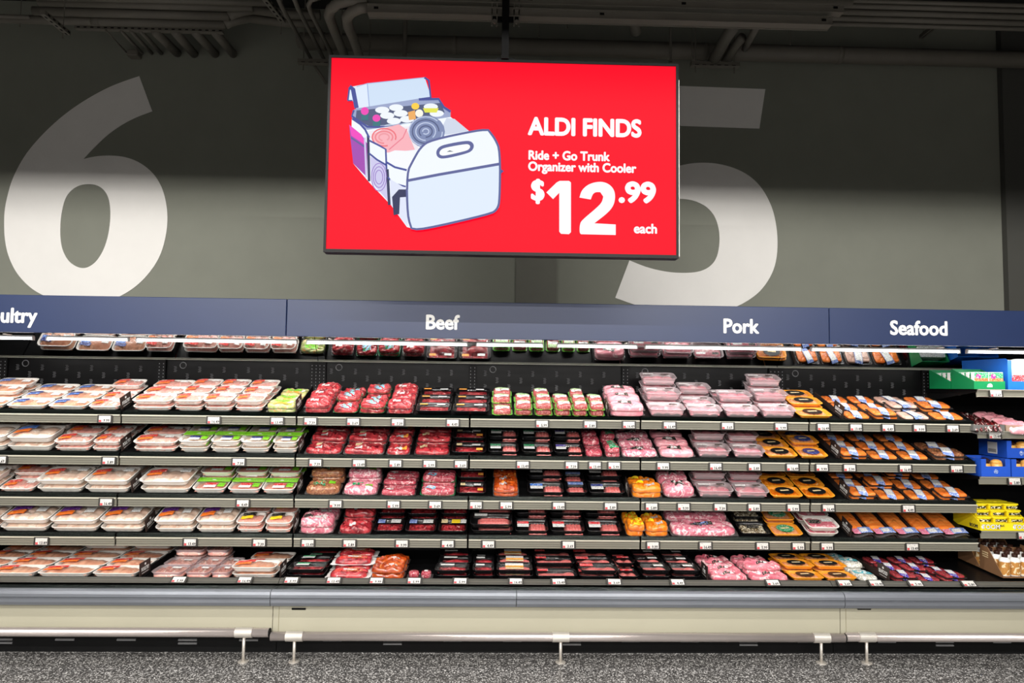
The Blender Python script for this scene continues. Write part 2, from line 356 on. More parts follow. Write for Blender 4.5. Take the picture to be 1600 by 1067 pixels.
# (front Y, z of the product surface at the front, tilt in degrees, depth)
SX = -1.37+3.658+1.219             # where the tilted meat shelves end
cases = []
vent_rng = random.Random(3)
for u in range(3):
    a, b = XB[u], XB[u+1]
    cs = empty('refrigerated_case', ((a+b)/2, .6, 0)); cases.append(cs)
    tag(cs, ['open refrigerated wall case holding the poultry, leftmost unit', 'open refrigerated wall case under the Beef and Pork signs, middle unit', 'open refrigerated wall case under the Seafood sign, rightmost unit'][u], 'display case', 'refrigerated wall cases')
    def P(mb, nm, mt, **k):
        ob = mb.build(nm, mt, cs, **k); ob.location = (-(a+b)/2, -.6, 0); return ob
    g = .002
    P(MB().box(a+g, b-g, 1.13, 1.28, .1, ZH1-.02), 'back_panel', 'black')
    # mirror leaning forward over the top shelf
    mz = EYE+.176
    P(MB().prism_x([(1.10, mz), (.90, mz+.26), (.90, mz+.275), (1.10, mz+.02)], a+g, b-g), 'mirror', 'mirror')
    P(MB().box(a+g, b-g, 1.085, 1.13, mz-.003, mz+.001), 'mirror_edge', 'rail')
    # header, canopy, header lettering
    hp = P(MB().bevbox(a+g, b-g, .205, .245, ZH0, ZH1, .003), 'header_panel', 'navy')
    P(MB().box(a+g, b-g, .245, 1.2, ZH1-.05, ZH1-.02), 'canopy_top', 'blackm')
    # base
    P(MB().box(a+g, b-g, .12, 1.28, .165, .36), 'base_panel', 'cream')
    P(MB().box(a+g+.035, a+g+.038, .1185, .1201, .165, .36), 'panel_seam', 'cream2')
    P(MB().box(a+g, b-g, .22, 1.25, .0, .165), 'toe_kick', 'blackm')
    sl = MB()
    for i in range(9):
        xx = a+.3+i*.39
        sl.prism_x([(.219, .085), (.212, .080), (.212, .074), (.219, .070)], xx, xx+.12)
        if i % 3 == 1: sl.prism_x([(.219, .062), (.212, .058), (.212, .052), (.219, .048)], xx, xx+.12)
    o = P(sl, 'toe_vent', 'slot'); o['kind'] = 'stuff'
    # silver front extrusion, two halves
    zr = EYE-1.315; prof = [(.1, zr+.012), (.075, zr+.012), (.058, zr+.004), (.05, zr-.012), (.049, zr-.030), (.062, zr-.036), (.049, zr-.043), (.050, zr-.062), (.060, zr-.082), (.085, zr-.092), (.115, zr-.094), (.13, zr-.06)]
    mid = at(807, 930, .05).x if u == 1 else (a+b)/2
    for (p, q) in ((a+g, mid-.002), (mid+.002, b-g)):
        P(MB().prism_x(prof, p, q), 'front_bumper', 'silver', smooth=False)
        P(MB().prism_x([(.0, 0), (.0, .0015), (.002, .0015), (.002, 0)], 0, .001) if 0 else MB().box(p, q, .0478, .0495, zr-.0385, zr-.0345), 'bumper_groove', 'silver2')
    P(MB().box(a+g, b-g, .10, .30, .36, zr-.005), 'deck_front', 'black')
    # front glass lip and sloped price rail of the bottom deck
    P(MB().box(a+g, b-g, .105, .109, zr+.012, zr+.030), 'glass_lip', 'glass')
    rp = P(MB().prism_x([(.213, zr+.014), (.222, zr+.014), (.262, zr+.033), (.264, zr+.038), (.256, zr+.038)], a+g, b-g), 'price_rail', 'raildeck')
    P(MB().prism_x([(.232, zr+.0260), (.235, zr+.0258), (.240, zr+.0285), (.237, zr+.0290)], a+g, b-g), 'rail_groove_strip', 'raildark')
    P(MB().box(a+g, b-g, .262, .285, zr+.0, zr+.034), 'deck_lip', 'blackm')
    Yf, z, ti, dp = SH[5]; ct, st = math.cos(R(ti)), math.sin(R(ti))
    P(MB().prism_x([(Yf, z), (Yf, z-.01), (Yf+dp*ct, z+dp*st-.01), (Yf+dp*ct, z+dp*st)], a+g, b-g), 'bottom_deck', 'black')
    P(MB().box(a+g, b-g, Yf+dp*ct, 1.13, .3, z+.16), 'deck_back', 'black')
    # uprights and punched vents of the back panel
    for k in range(4):
        xx = a+k*1.219
        if k == 3: xx -= .03
        if k == 0: xx += .03
        P(MB().box(xx-.03, xx+.03, 1.108, 1.13, .3, mz), 'upright', 'blackm')
        d = MB()
        for zz in [i*.026+.5 for i in range(54)]:
            if EYE-.12 < zz < EYE+.16 or zz < .62:
                for q in (-.016, .016): d.box(xx+q-.002, xx+q+.002, 1.1055, 1.108, zz, zz+.008)
        o = P(d, 'upright_slot', 'slot'); o['kind'] = 'stuff'
    for k in range(3):
        d = MB(); xx0 = a+k*1.219+.1; nx = 0
        while xx0 < a+(k+1)*1.219-.08:
            for r_ in range(3):
                if (nx+r_) % 2 == 0:
                    zc = EYE-.03+r_*.055
                    for q in range(5): d.prism_x([(1.131, zc+q*.0095), (1.124, zc+q*.0095), (1.131, zc+q*.0095+.004)], xx0-.012+.004*(q % 2), xx0+.008+.004*(q % 2))
            xx0 += .095; nx += 1
        o = P(d, 'air_vent', 'slot'); o['kind'] = 'stuff'
        xc = a+k*1.219+.16
        ring = MB()
        n = 16; R1 = []
        for i in range(n): an = 2*math.pi*i/n; R1.append((xc+.024*math.cos(an), 1.126, mz-.045+.024*math.sin(an)))
        ring.tube(R1+[R1[0]], .003, 5, False)
        P(ring, 'cable_grommet', 'slot', smooth=True)
    # shelves
    nsec = 3 if u < 2 else 1
    for si in (1, 2, 3, 4):
        Yf, z, ti, dp = SH[si]; ct, st = math.cos(R(ti)), math.sin(R(ti))
        for k in range(nsec):
            p, q = a+k*1.219+.006, a+(k+1)*1.219-.006
            s_ = P(MB().prism_x([(Yf, z), (Yf, z-.022), (Yf+.012, z-.024), (Yf+dp*ct, z+dp*st-.014), (Yf+dp*ct, z+dp*st)], p, q), 'shelf', 'black')
            r_ = MB().prism_x([(Yf+.001, z-.020), (Yf-.010, z-.020), (Yf-.014, z-.023), (Yf-.013, z-.030), (Yf-.006, z-.032), (Yf-.003, z-.074), (Yf-.006, z-.076), (Yf-.006, z-.080), (Yf+.004, z-.080), (Yf+.006, z-.030)], p, q).build('price_rail', 'rail', s_)
            MB().box(p+.001, q-.001, Yf-.0145, Yf-.009, z-.0275, z-.0195).build('rail_lip', 'railtop', s_)  # light catching on the top lip is put into its paler colour
            gr = MB()
            for dz in (-.038, -.051, -.065): gr.box(p, q, Yf-.0075, Yf-.0015, z+dz-.0014, z+dz+.0014)
            gr.build('rail_groove_strip', 'raildark', s_)  # strips in a darker tone paint the shade of the grooves
            MB().box(p, q, Yf-.008, Yf-.005, z-.018, z+.010).build('product_stop', 'glass', s_)
            for ex in (p+.01, q-.012):
                MB().prism_x([(Yf+.03, z-.03), (1.11, z-.07), (1.11, z+.05), (Yf+.03, z-.012)], ex-.002, ex+.002).build('shelf_bracket', 'blackm', s_)
    if u == 0:
        pass
# flat shelves of the rightmost section
xr0, xr1 = SX+.05, XB[3]-.01
FLAT = [(608.5, .50), (673.5, .50), (745, .50), (829.5, .50)]
cs = cases[2]; FZ = []
XE = at(1527, 620, .50).x
for i, (py, Y) in enumerate(FLAT):
    z = at(1565, py, Y).z; FZ.append(z)
    s_ = MB().prism_x([(Y, z), (Y, z-.02), (1.12, z-.03), (1.12, z)], XE, xr1).build('shelf', 'black', cs)
    s_.location = (-(XB[2]+XB[3])/2, -.6, 0)
    MB().prism_x([(Y, z), (Y-.010, z), (Y-.012, z-.006), (Y-.004, z-.009), (Y+.006, z-.048), (Y-.002, z-.053), (Y+.010, z-.056), (Y+.014, z-.01)], XE, xr1).build('price_rail', 'rail', s_)
    MB().prism_x([(Y+.02, z-.02), (1.11, z-.10), (1.11, z-.02)], XE+.01, XE+.013).build('shelf_bracket', 'blackm', s_)

# header lettering
def hdr(s, cx, cy, unit, align='CENTER'):
    p = at(cx, cy, .204)
    o = text(s, (p.x, .2035, p.z), .134, 'sign_white', None, off=.0042, ext=.0008, align=align, sx=.93, name='header_lettering')
    o.parent = cases[unit]; o.location = (p.x-(XB[unit]+XB[unit+1])/2, .2035-.6, p.z)
    return o
hdr('Poultry', 57, 504, 0, 'RIGHT'); hdr('Beef', 690, 514, 1); hdr('Pork', 1157, 520, 1); hdr('Seafood', 1436, 523, 2)
# black maker's slot on the cream base
for cx, u in ((467, 1), (1350, 2)):
    p = at(cx, 951, .119); o = MB().bevbox(-.045, .045, -.006, .0, -.006, .006, .002).build('drain_slot', 'blackm', cases[u])
    o.location = (p.x-(XB[u]+XB[u+1])/2, .119-.6, p.z)

# LED lamps under the canopy
for i, (p0, p1) in enumerate([(-170, 51), (75, 200), (215, 463), (481, 729), (746, 847), (872, 994), (1009, 1250), (1268, 1497), (1511, 1740)]):
    pz = at(800, 539.5, .33)
    xa_, xb_ = at(p0, 530, .33).x, at(p1, 530, .33).x
    h = empty('led_tube', ((xa_+xb_)/2, .33, pz.z))
    ords = ['first', 'second', 'third', 'fourth', 'fifth', 'sixth', 'seventh', 'eighth', 'ninth']
    tag(h, 'glowing white LED tube under the navy header, %s from left' % ords[i], 'lamp', 'LED tubes under the header')
    L_ = xb_-xa_; n = 8
    MB().tube([(-L_/2, 0, 0), (L_/2, 0, 0)], .0085, 10).build('diffuser', 'led', h, smooth=True)
    MB().box(-L_/2-.005, L_/2+.005, -.012, .012, .009, .02).build('housing', 'lampwhite', h)
    for s_ in (-1, 1): MB().box(s_*L_/2-.008*(s_ < 0), s_*L_/2+.008*(s_ > 0), -.012, .012, -.012, .012).build('end_cap', 'lampwhite', h)
    for s_ in (-.35, .35): MB().box(s_*L_-.004, s_*L_+.004, -.085, 0.0, .02, .026).build('clip', 'steel2', h)
    for s_ in (-.35, .35): pass
    l = area('led_light', ((xa_+xb_)/2, .33, pz.z-.013), L_, .02, 5.2*L_, (1, .96, .93), rot=(R(-22), 0, 0))
    l.rotation_euler = (R(22), 0, 0)

# ------------------------------------------------------------------ guard rails in front of the cases
def guard(name, x0, x1, z, legs, lab, caps):
    g = empty(name, ((x0+x1)/2, .06, 0)); cx = (x0+x1)/2
    tag(g, lab, 'guard rail', 'steel guard rails')
    MB().tube([(x0-cx, 0, z), (x1-cx, 0, z)], .0275, 20).build('tube', 'steel', g, smooth=True)
    for e, s_ in ((x0-cx, -1), (x1-cx, 1)):
        if s_ in caps: MB().tube([(e-.001*s_, 0, z), (e+.007*s_, 0, z)], .0272, 20).build('end_cap', 'blackm', g)
    for lx in legs:
        l = MB().tube([(lx-cx, 0, .006), (lx-cx, 0, z-.02)], .0095, 12).build('leg', 'steel2', g, smooth=True)
        MB().tube([(lx-cx, 0, 0), (lx-cx, 0, .004), (lx-cx, 0, .007)], [.033, .033, .022], 20).build('base_flange', 'steel2', l)
        MB().tube([(lx-cx-.053, 0, z), (lx-cx+.053, 0, z)], .031, 20).build('sleeve', 'steel2', g, smooth=False)
    return g
jx0, jx1 = at(420.5, 990, .06).x, at(1319, 995, .06).x
guard('guard_rail', -5.2, jx0, EYE-1.561, [at(381, 1003, .06).x, at(381, 1003, .06).x-2.6], 'steel guard rail tube in front of the poultry case, left of the joint', (1,))
guard('guard_rail', jx0+.012, jx1, EYE-1.583, [at(460, 1003, .06).x, at(876, 1003, .06).x, at(1283, 1003, .06).x], 'long middle steel guard rail tube on three legs, below Beef and Pork', (1,))
guard('guard_rail', jx1+.012, 5.6, EYE-1.578, [at(1354, 1003, .06).x, 4.9], 'steel guard rail tube in front of the seafood case, right of the joint', ())

# ------------------------------------------------------------------ hanging screen
TY = -.70
tx0, tx1, tz0, tz1 = -.922, 1.018, EYE+.712, EYE+1.809
tcx, tcz = (tx0+tx1)/2, (tz0+tz1)/2
tv = empty('hanging_screen', (tcx, TY, tz0))
tag(tv, 'large hanging red advertising screen with white lettering', 'screen')
def T(mb, nm, mt, par=tv, **k):
    o = mb.build(nm, mt, par, **k)
    o.location = (-tcx, -TY, -tz0) if par is tv else (0, 0, 0)
    return o
T(MB().bevbox(tx0, tx1, TY+.004, TY+.07, tz0, tz1, .003), 'case', 'tvframe')
fr = MB(); w_ = .014
fr.box(tx0, tx1, TY-.006, TY+.004, tz1-w_, tz1).box(tx0, tx1, TY-.006, TY+.004, tz0, tz0+w_+.004).box(tx0, tx0+w_, TY-.006, TY+.004, tz0+w_+.004, tz1-w_).box(tx1-w_, tx1, TY-.006, TY+.004, tz0+w_+.004, tz1-w_)
T(fr, 'bezel', 'tvframe')
T(MB().box(tx1, tx1+.006, TY+.0, TY+.066, tz0+.01, tz1-.09), 'side_trim', 'tvside')
T(MB().bevbox(tcx-.3, tcx+.3, TY+.07, TY+.12, tcz-.2, tcz+.2, .01), 'wall_mount_box', 'tvframe')
m, t, b = newmat('screen_red'); b.inputs['Base Color'].default_value = (.01, .0, .0, 1); b.inputs['Roughness'].default_value = .38
b.inputs['Emission Strength'].default_value = 1
b.inputs['Emission Color'].default_value = lin((255, 0, 38)); b.inputs['Specular IOR Level'].default_value = .05; mk('scr', m)
scr = T(MB().box(tx0+w_, tx1-w_, TY-.001, TY+.003, tz0+w_+.004, tz1-w_), 'screen', 'scr')
LY = [TY-.0015]
def spoly(P, col, par=scr, name='picture', raw=False, hole=None):
    LY[0] -= .00022
    def cv(P):
        return [(p.x, p.z) for p in ((at(500+x/3.233, 80+y/3.233, TY) if not raw else at(x, y, TY)) for x, y in P)]
    return (cv(P), LY[0], col, cv(hole) if hole else None)
PICT = []
def pp(P, col, hole=None): PICT.append(spoly(P, col, hole=hole))
def stroke(P, w, col, raw=False):
    L_, R_ = [], []
    for i, p in enumerate(P):
        a_ = P[max(0, i-1)]; b_ = P[min(len(P)-1, i+1)]
        dx, dy = b_[0]-a_[0], b_[1]-a_[1]; l = math.hypot(dx, dy) or 1
        L_.append((p[0]-dy/l*w/2, p[1]+dx/l*w/2)); R_.append((p[0]+dy/l*w/2, p[1]-dx/l*w/2))
    for i in range(len(P)-1): PICT.append(spoly([L_[i], L_[i+1], R_[i+1], R_[i]], col))
    LY[0] += .00022*(len(P)-2)
def ell(cx, cy, rx, ry, n=18, a0=0): return [(cx+rx*math.cos(2*math.pi*i/n+a0), cy+ry*math.sin(2*math.pi*i/n+a0)) for i in range(n)]
BL = (58, 70, 150); BL2 = (84, 92, 150); WH = (222, 234, 252); WH2 = (240, 246, 255); DK = (28, 36, 84)
# cooler lid and box
pp([(150,182),(244,163),(252,284),(185,295),(165,250),(140,250)], WH)
pp([(240,163),(530,135),(562,232),(500,246),(250,285)], (206, 224, 246))
pp([(500,240),(600,246),(625,290),(660,305),(660,335),(480,380),(240,410),(162,340),(165,300),(185,290)], (150, 162, 200))
pp([(185,300),(610,262),(630,310),(470,360),(250,380),(180,345)], (70, 82, 120))
for x, y in ((315,298),(385,286),(340,326),(408,315),(374,354),(440,345),(560,282),(590,316)): pp(ell(x, y, 36, 17), (238, 244, 252))
for x, y in ((355,375),(440,368)): pp(ell(x, y+4, 30, 9), (190, 205, 225))
pp([(210,310),(245,310),(245,350),(210,350)], (30, 110, 120)); pp([(268,345),(305,345),(305,380),(268,380)], (30, 110, 120))
pp(ell(227,304,20,20), (236, 60, 180)); pp(ell(286,340,20,18), (236, 60, 180))
pp([(445,310),(480,300),(485,345),(450,350)], (236, 170, 90)); pp(ell(482,280,20,17), (250, 206, 60)); pp([(520,290),(600,290),(590,312),(530,312)], (226, 226, 70)); pp(ell(502,316,20,20), (246, 244, 230))
stroke([(172,300),(162,330),(240,384),(330,386),(470,372)], 10, BL)
stroke([(150,182),(168,195),(186,290)], 22, BL); stroke([(142,250),(150,185)], 8, BL); stroke([(140,252),(165,252)], 6, BL)
stroke([(528,136),(550,150),(560,236),(500,246)], 10, BL); stroke([(500,246),(600,244),(625,285),(660,308)], 12, BL); stroke([(240,165),(250,282)], 4, (150, 170, 220)); stroke([(186,182),(240,166),(528,136)], 3, (150, 170, 220))
# body
pp([(162,345),(240,400),(660,335),(750,405),(900,500),(905,790),(500,905),(440,890),(360,780),(250,665),(170,570),(160,440)], WH2)
pp([(640,340),(680,345),(752,405),(640,425),(600,420)], (205, 214, 232))
pp([(250,405),(470,380),(500,500),(350,520),(300,470),(250,440)], (238, 232, 240))
pp([(265,425),(330,390),(400,372),(440,400),(480,500),(400,510),(340,515),(270,450)], (246, 176, 186))
for k, rr_ in enumerate(((60, 44), (44, 30), (26, 18))):
    P = [(325+rr_[0]*math.cos(a_/10*math.pi), 438+rr_[1]*math.sin(a_/10*math.pi)) for a_ in range(4+k, 22+k)]
    stroke(P, 7, (236, 110+20*k, 120+20*k))
stroke([(440,395),(420,440),(350,500)], 5, (232, 120, 140))
pp(ell(540,410,92,82), (120, 134, 176))
for k in range(5):
    P = [(535+(84-17*k)*math.cos(a_/12*math.pi), 410+(74-15*k)*math.sin(a_/12*math.pi)) for a_ in range(0+3*k, 22+3*k)]
    stroke(P, 6, (70, 82, 124) if k % 2 else (186, 198, 226))
# side pockets
pp([(150,375),(215,430),(240,470),(240,640),(170,570),(155,440)], (160, 64, 176)); pp([(150,375),(212,425),(235,480),(160,430)], (240, 60, 190))
stroke([(158,440),(235,492)], 8, BL2); stroke([(228,440),(236,640)], 9, (206, 200, 236))
stroke([(165,345),(205,372),(230,400),(250,440)], 10, BL); stroke([(245,430),(250,660)], 13, DK)
pp([(252,450),(330,500),(338,570),(260,530)], WH2); pp([(256,535),(338,580),(350,765),(262,665)], (204, 200, 236))
for q in (1, .75, .5): stroke([(300+38*q*math.cos(a_/8*math.pi), 640+70*q*math.sin(a_/8*math.pi)) for a_ in range(17)], 4, (150, 120, 200))
stroke([(250,455),(300,480),(334,500),(338,600)], 9, BL); stroke([(250,520),(290,552),(338,580)], 9, BL); stroke([(342,600),(352,780)], 14, DK)
pp([(340,520),(380,505),(480,510),(450,600),(350,570)], (244, 246, 255)); stroke([(338,565),(380,590),(440,605)], 10, BL); stroke([(345,640),(370,670),(435,688)], 8, BL)
pp([(352,600),(432,612),(436,680),(370,664)], WH2); pp([(356,650),(440,700),(445,890),(360,780)], (222, 228, 248)); pp([(366,740),(400,702),(436,702),(436,740),(406,742),(402,826),(374,832)], DK)
# front panel
FP = [(440,620),(470,560),(510,490),(560,455),(800,405),(850,405),(885,450),(910,510),(908,760),(895,805),(860,828),(510,908),(465,900),(445,840)]
FP = smoothpts(FP, 2)
pp(FP, WH2); pp([(446,655),(908,575),(906,770),(890,805),(850,828),(510,905),(468,895),(448,850)], WH)
stroke(FP+[FP[0]], 11, BL2); stroke([(444,658),(600,628),(908,574)], 14, BL2)
pp(smoothpts([(586,515),(600,490),(630,476),(740,456),(768,462),(780,482),(770,508),(740,523),(625,550),(595,542)], 2, 70), BL2); pp(smoothpts([(603,518),(612,502),(634,492),(738,473),(756,478),(760,490),(750,503),(732,510),(630,534),(608,530)], 2, 70), (246, 250, 250))
pp([(640,514),(656,506),(676,512)], (90, 100, 120)); pp([(912,600),(928,610),(914,624)], BL)
mats, mb = [], MB(); idx = {}
for P, y, col, hole in PICT:
    if col not in idx:
        idx[col] = len(mats); mats.append(emit('screen_colour', col, 1.0))
cu_cache = {}
from mathutils.geometry import tessellate_polygon
for P, y, col, hole in PICT:
    mb.mi = idx[col]; tr = tessellate_polygon([[Vector((x, z, 0)) for x, z in P]])
    vs = [(x, y, z) for x, z in P]; fs = []
    for a_, b_, c_ in tr:
        ar = (P[b_][0]-P[a_][0])*(P[c_][1]-P[a_][1])-(P[b_][1]-P[a_][1])*(P[c_][0]-P[a_][0])
        fs.append((a_, b_, c_) if ar > 0 else (a_, c_, b_))
    mb.add(vs, fs)
pic = mb.build('organizer_picture', mats, scr); pic['label'] = 'picture of a white fabric car boot organizer with towels and drinks'
mk('scr_white', emit('screen_white', (250, 250, 255), 1.0))
def stxt(s, px, py, size, off, sx=1, align='LEFT', name='screen_text'):
    p = at(px, py, TY)
    o = text(s, (p.x, TY-.004, p.z), size, 'scr_white', scr, off=off, ext=.0004, align=align, sx=sx, name=name, res=6); return o
stxt('ALDI FINDS', 826, 210, .135, .0055, .90); stxt('Ride + Go Trunk', 825, 249, .070, .0026, .915); stxt('Organizer with Cooler', 825, 266.5, .070, .0026, .915)
stxt('$', 829, 312, .160, .006, .88)
stxt('.99', 966, 315, .155, .0075, 1.10); stxt('each', 990, 364, .073, .0026, .97)
def sdig(P, hole=None):
    P = [(780+x/3.233, 80+y/3.233) for x, y in P]
    q = [(at(x, y, TY).x, at(x, y, TY).z) for x, y in P]
    o = outline('price_digit', q, TY-.004, .0008, 'scr_white', scr)
sdig([(362,664),(362,915),(352,925),(312,923),(303,912),(303,716),(272,748),(238,714),(290,664),(305,656),(352,656)])
TWO = [(405,740),(415,705),(445,676),(485,662),(525,660),(560,676),(582,705),(586,745),(575,785),(545,820),(480,870),(588,876),(588,929),(412,925),(405,915),(407,872),(420,852),(500,785),(520,760),(525,735),(510,713),(488,712),(472,722),(462,750)]
sdig(smoothpts(TWO, 2, 40))
# pole, bracket, rails it hangs from
WY = -.66
zB = at(900, 30, WY-.02).z; zA = at(900, 10, WY-.02).z
tvp = empty('screen_pole', (at(789.5, 60, WY-.04).x, WY-.04, tz1-.2)); px_ = tvp.location.x
tag(tvp, 'black square pole with clamp plate carrying the screen', 'bracket')
def TP(mb, nm, mt, **k):
    o = mb.build(nm, mt, tvp, **k); o.location = (-px_, -(WY-.04), -(tz1-.2)); return o
TP(MB().box(px_-.02, px_+.02, WY-.06, WY-.02, tz1-.0, zA+.02), 'pole', 'blackm')
TP(MB().bevbox(px_-.078, px_+.078, WY-.022, WY-.012, zB-.03, zA-.01, .003), 'clamp_plate', 'blackm')
TP(MB().box(px_-.05, px_+.05, TY+.0, WY-.02, tz1-.001, tz1+.012), 'hanger_foot', 'blackm')
for sx in (-.062, .062):
    for zz in (zA-.03, zB-.03):
        b_ = TP(MB().tube([(px_+sx, WY-.034, zz), (px_+sx, WY-.022, zz)], .012, 12), 'bolt', 'pipe')
    u_ = MB()
    for q in (-.014, .014): u_.box(px_+sx+q-.003, px_+sx+q+.003, WY-.03, WY-.022, zB-.055, zA+.03)
    TP(u_, 'clamp_fork', 'pipe')
def strutX(xa_, xb_, Y, zbot, h, lab, nm='support_channel'):
    o = empty(nm, ((xa_+xb_)/2, Y, zbot)); L_ = (xb_-xa_)/2
    tag(o, lab, 'steel channel')
    MB().box(-L_, L_, -.03, .03, .004, h).build('web', 'pipe', o)
    MB().box(-L_, L_, -.036, -.030, 0, .007).box(-L_, L_, .030, .036, 0, .007).build('lower_flange', 'pipe', o)
    MB().box(-L_, L_, -.036, -.030, h-.007, h+.001).build('upper_flange', 'pipe', o)
    d = MB(); n = max(2, int(L_*2/.9))
    for i in range(n+1):
        x = -L_+.05+(2*L_-.1)*i/n; d.box(x-.012, x+.012, -.034, -.0301, h*.45, h*.45+.012)
    d.build('knockout', 'blackm', o)
    return o
strutX(at(575, 20, WY).x, at(1297, 44, WY).x, WY, zB, .050, 'lower painted channel rail crossing above the screen')
strutX(at(573, 5, WY).x, at(1315, 26, WY).x, WY, zA, .050, 'upper painted channel rail crossing above the screen')

# ------------------------------------------------------------------ pipes, conduits and hangers under the ceiling
def pipe(pts, r, lab, cat='pipe', nm='pipe', group=None, joints=(), n=14):
    P = [at(*p) for p in pts]; c = P[0].copy(); o = empty(nm, c); tag(o, lab, cat, group)
    MB().tube([p-c for p in P], r, n).build('tube', 'pipe', o, smooth=True)
    for (px, py, Y) in joints:
        j = at(px, py, Y)-c; d = (P[-1]-P[0]).normalized()
        MB().tube([j-d*.025, j+d*.025], r*1.1, n).build('coupling', 'pipe', o, smooth=True)
    return o
def straightX(px0, px1, pyref, pxref, Y, r, lab, **k):
    z = at(pxref, pyref, Y).z; xa_, xb_ = at(px0, pyref, Y).x, at(px1, pyref, Y).x
    c = Vector(((xa_+xb_)/2, Y, z)); o = empty('pipe', c); tag(o, lab, 'pipe', k.get('group'))
    MB().tube([(xa_-c.x, 0, 0), (xb_-c.x, 0, 0)], r, 16).build('tube', 'pipe', o, smooth=True)
    for jx in k.get('joints', ()):
        x = at(jx, pyref, Y).x-c.x; MB().tube([(x-.03, 0, 0), (x+.03, 0, 0)], r*1.06, 16).build('coupling', 'pipe', o, smooth=True)
    if k.get('elbow'):
        x = xb_-c.x; P = [(x, 0, 0)]
        for i in range(1, 6):
            a_ = i/5*math.pi*.35; P.append((x+.16*math.sin(a_), .16*(1-math.cos(a_)), .0+.02*i))
        P.append((x+.34, .22, .14)); P.append((x+.6, .22, .14))
        MB().tube(P, r*1.03, 14).build('elbow', 'pipe', o, smooth=True)
    return o
gl = 'horizontal pipes at the upper left'
straightX(-150, 352, 36, 250, .60, .031, 'lowest fat pipe of the upper left bundle, ending in an elbow', joints=(150,), elbow=1)
straightX(52, 358, 22.5, 250, .52, .031, 'second fat pipe from below in the upper left bundle', elbow=1)
straightX(60, 395, 9, 250, .45, .026, 'third pipe from below in the upper left bundle')
straightX(40, 420, 0, 250, .40, .024, 'topmost pipe of the upper left bundle, cut by the photo edge')
straightX(-150, 46, 26, 20, .40, .014, 'thin dark pipe at the far upper left corner')
straightX(395, 500, 20, 450, .85, .03, 'short pipe seen behind the slanting conduits')
# big duct along the wall
z = at(1000, 78, 1.15).z; xa_, xb_ = at(470, 70, 1.15).x, 7.5; c = Vector(((xa_+xb_)/2, 1.15, z)); o = empty('duct', c)
tag(o, 'thick dark duct running along the wall above the screen', 'duct')
MB().tube([(xa_-c.x, 0, 0), (xb_-c.x, 0, 0)], .068, 20).build('duct_body', 'pipe', o, smooth=True)
for jx in (505, 710, 1100, 1310):
    x = at(jx, 80, 1.15).x-c.x; MB().tube([(x-.02, 0, 0), (x+.02, 0, 0)], .072, 20).build('duct_joint', 'pipe', o, smooth=True)
MB().tube([(xa_-c.x-.03, 0, -.01), (xa_-c.x+.02, 0, 0)], [.05, .068], 20).build('duct_end', 'pipe', o, smooth=True)
# slanting pipes reaching the wall, left
strutL = empty('perforated_channel', at(233, 48, .72)); tag(strutL, 'perforated steel channel under the upper left pipes', 'steel channel')
c = strutL.location; xa_, xb_ = at(118, 48, .72).x-c.x, at(349, 48, .72).x-c.x
MB().box(xa_, xb_, -.02, .02, -.006, .016).build('channel_body', 'pipe', strutL)
d = MB(); x = xa_+.02
while x < xb_-.02: d.box(x, x+.022, -.0215, -.0199, .001, .009); x += .05
o = d.build('slot', 'blackm', strutL); o['kind'] = 'stuff'
for i, (p, q, r) in enumerate([((190,49), (222,83), .012), ((205,49), (237,83), .014), ((220,49), (252,83), .016), ((243,50), (277,83), .034), ((274,50), (303,84), .034), ((305,50), (336,84), .034), ((336,50), (364,84), .034)]):
    nm = ['first thin', 'second thin', 'third thin', 'first thick', 'second thick', 'third thick', 'fourth thick'][i]
    pipe([(p[0], p[1], .72), (q[0], q[1], YW-.03)], r, '%s slanting pipe from the left, running into the wall' % nm, group='slanting pipes at the upper left')
o = pipe([(165,47,.70), (198,82,YW-.05)], .006, 'thin rod with a small valve box beside the slanting pipes', 'rod', 'rod')
vb = at(207, 84, YW-.05)-o.location; MB().bevbox(vb.x-.03, vb.x+.06, -.04+vb.y, vb.y+.04, vb.z-.03, vb.z+.02, .006).build('valve_box', 'pipe', o)
def hanger(p0, p1, lab):
    a_, b_ = at(*p0), at(*p1); o = empty('strut_hanger', a_); tag(o, lab, 'steel channel')
    d = b_-a_; L_ = d.length; o.rotation_euler = d.to_track_quat('X', 'Z').to_euler()
    MB().box(0, L_, -.018, .018, -.014, .014).build('channel_body', 'pipe', o)
    m_ = MB(); x = .03
    while x < L_-.03: m_.box(x, x+.024, -.0192, -.0178, -.005, .005); m_.box(x, x+.024, -.006, .006, -.0155, -.0138); x += .055
    q = m_.build('slot', 'blackm', o); q['kind'] = 'stuff'
    MB().tube([(L_-.02, 0, 0), (L_-.02, 0, 0)], .004, 6) if 0 else None
    return o
hanger((66, 19, .05), (106, 52, .33), 'perforated strut hanger crossing the pipes at the upper left')
hanger((413, -4, .0), (442, 33, .30), 'perforated strut hanger left of the bent conduits')
hanger((1330, -8, .1), (1302, 14, .5), 'short perforated strut hanger at the end of the channel rails')
hanger((1466, 36, .5), (1440, 57, 1.1), 'perforated strut hanger under the upper right conduits')
cg = 'conduits slanting behind the screen'
pipe([(433,-6,-.3), (440,10,-.1), (486,92,YW-.06)], .014, 'leftmost thin conduit slanting down behind the screen', 'conduit', 'conduit', cg)
pipe([(458,-6,-.3), (466,14,-.05), (506,92,YW-.06)], .014, 'second thin conduit slanting down behind the screen', 'conduit', 'conduit', cg)
pipe([(500,-4,-.5), (486,0,-.5), (482,8,-.4), (486,20,-.25), (524,96,YW-.06)], .014, 'third conduit, hooked at its top, left of the thick bent conduits', 'conduit', 'conduit', cg)
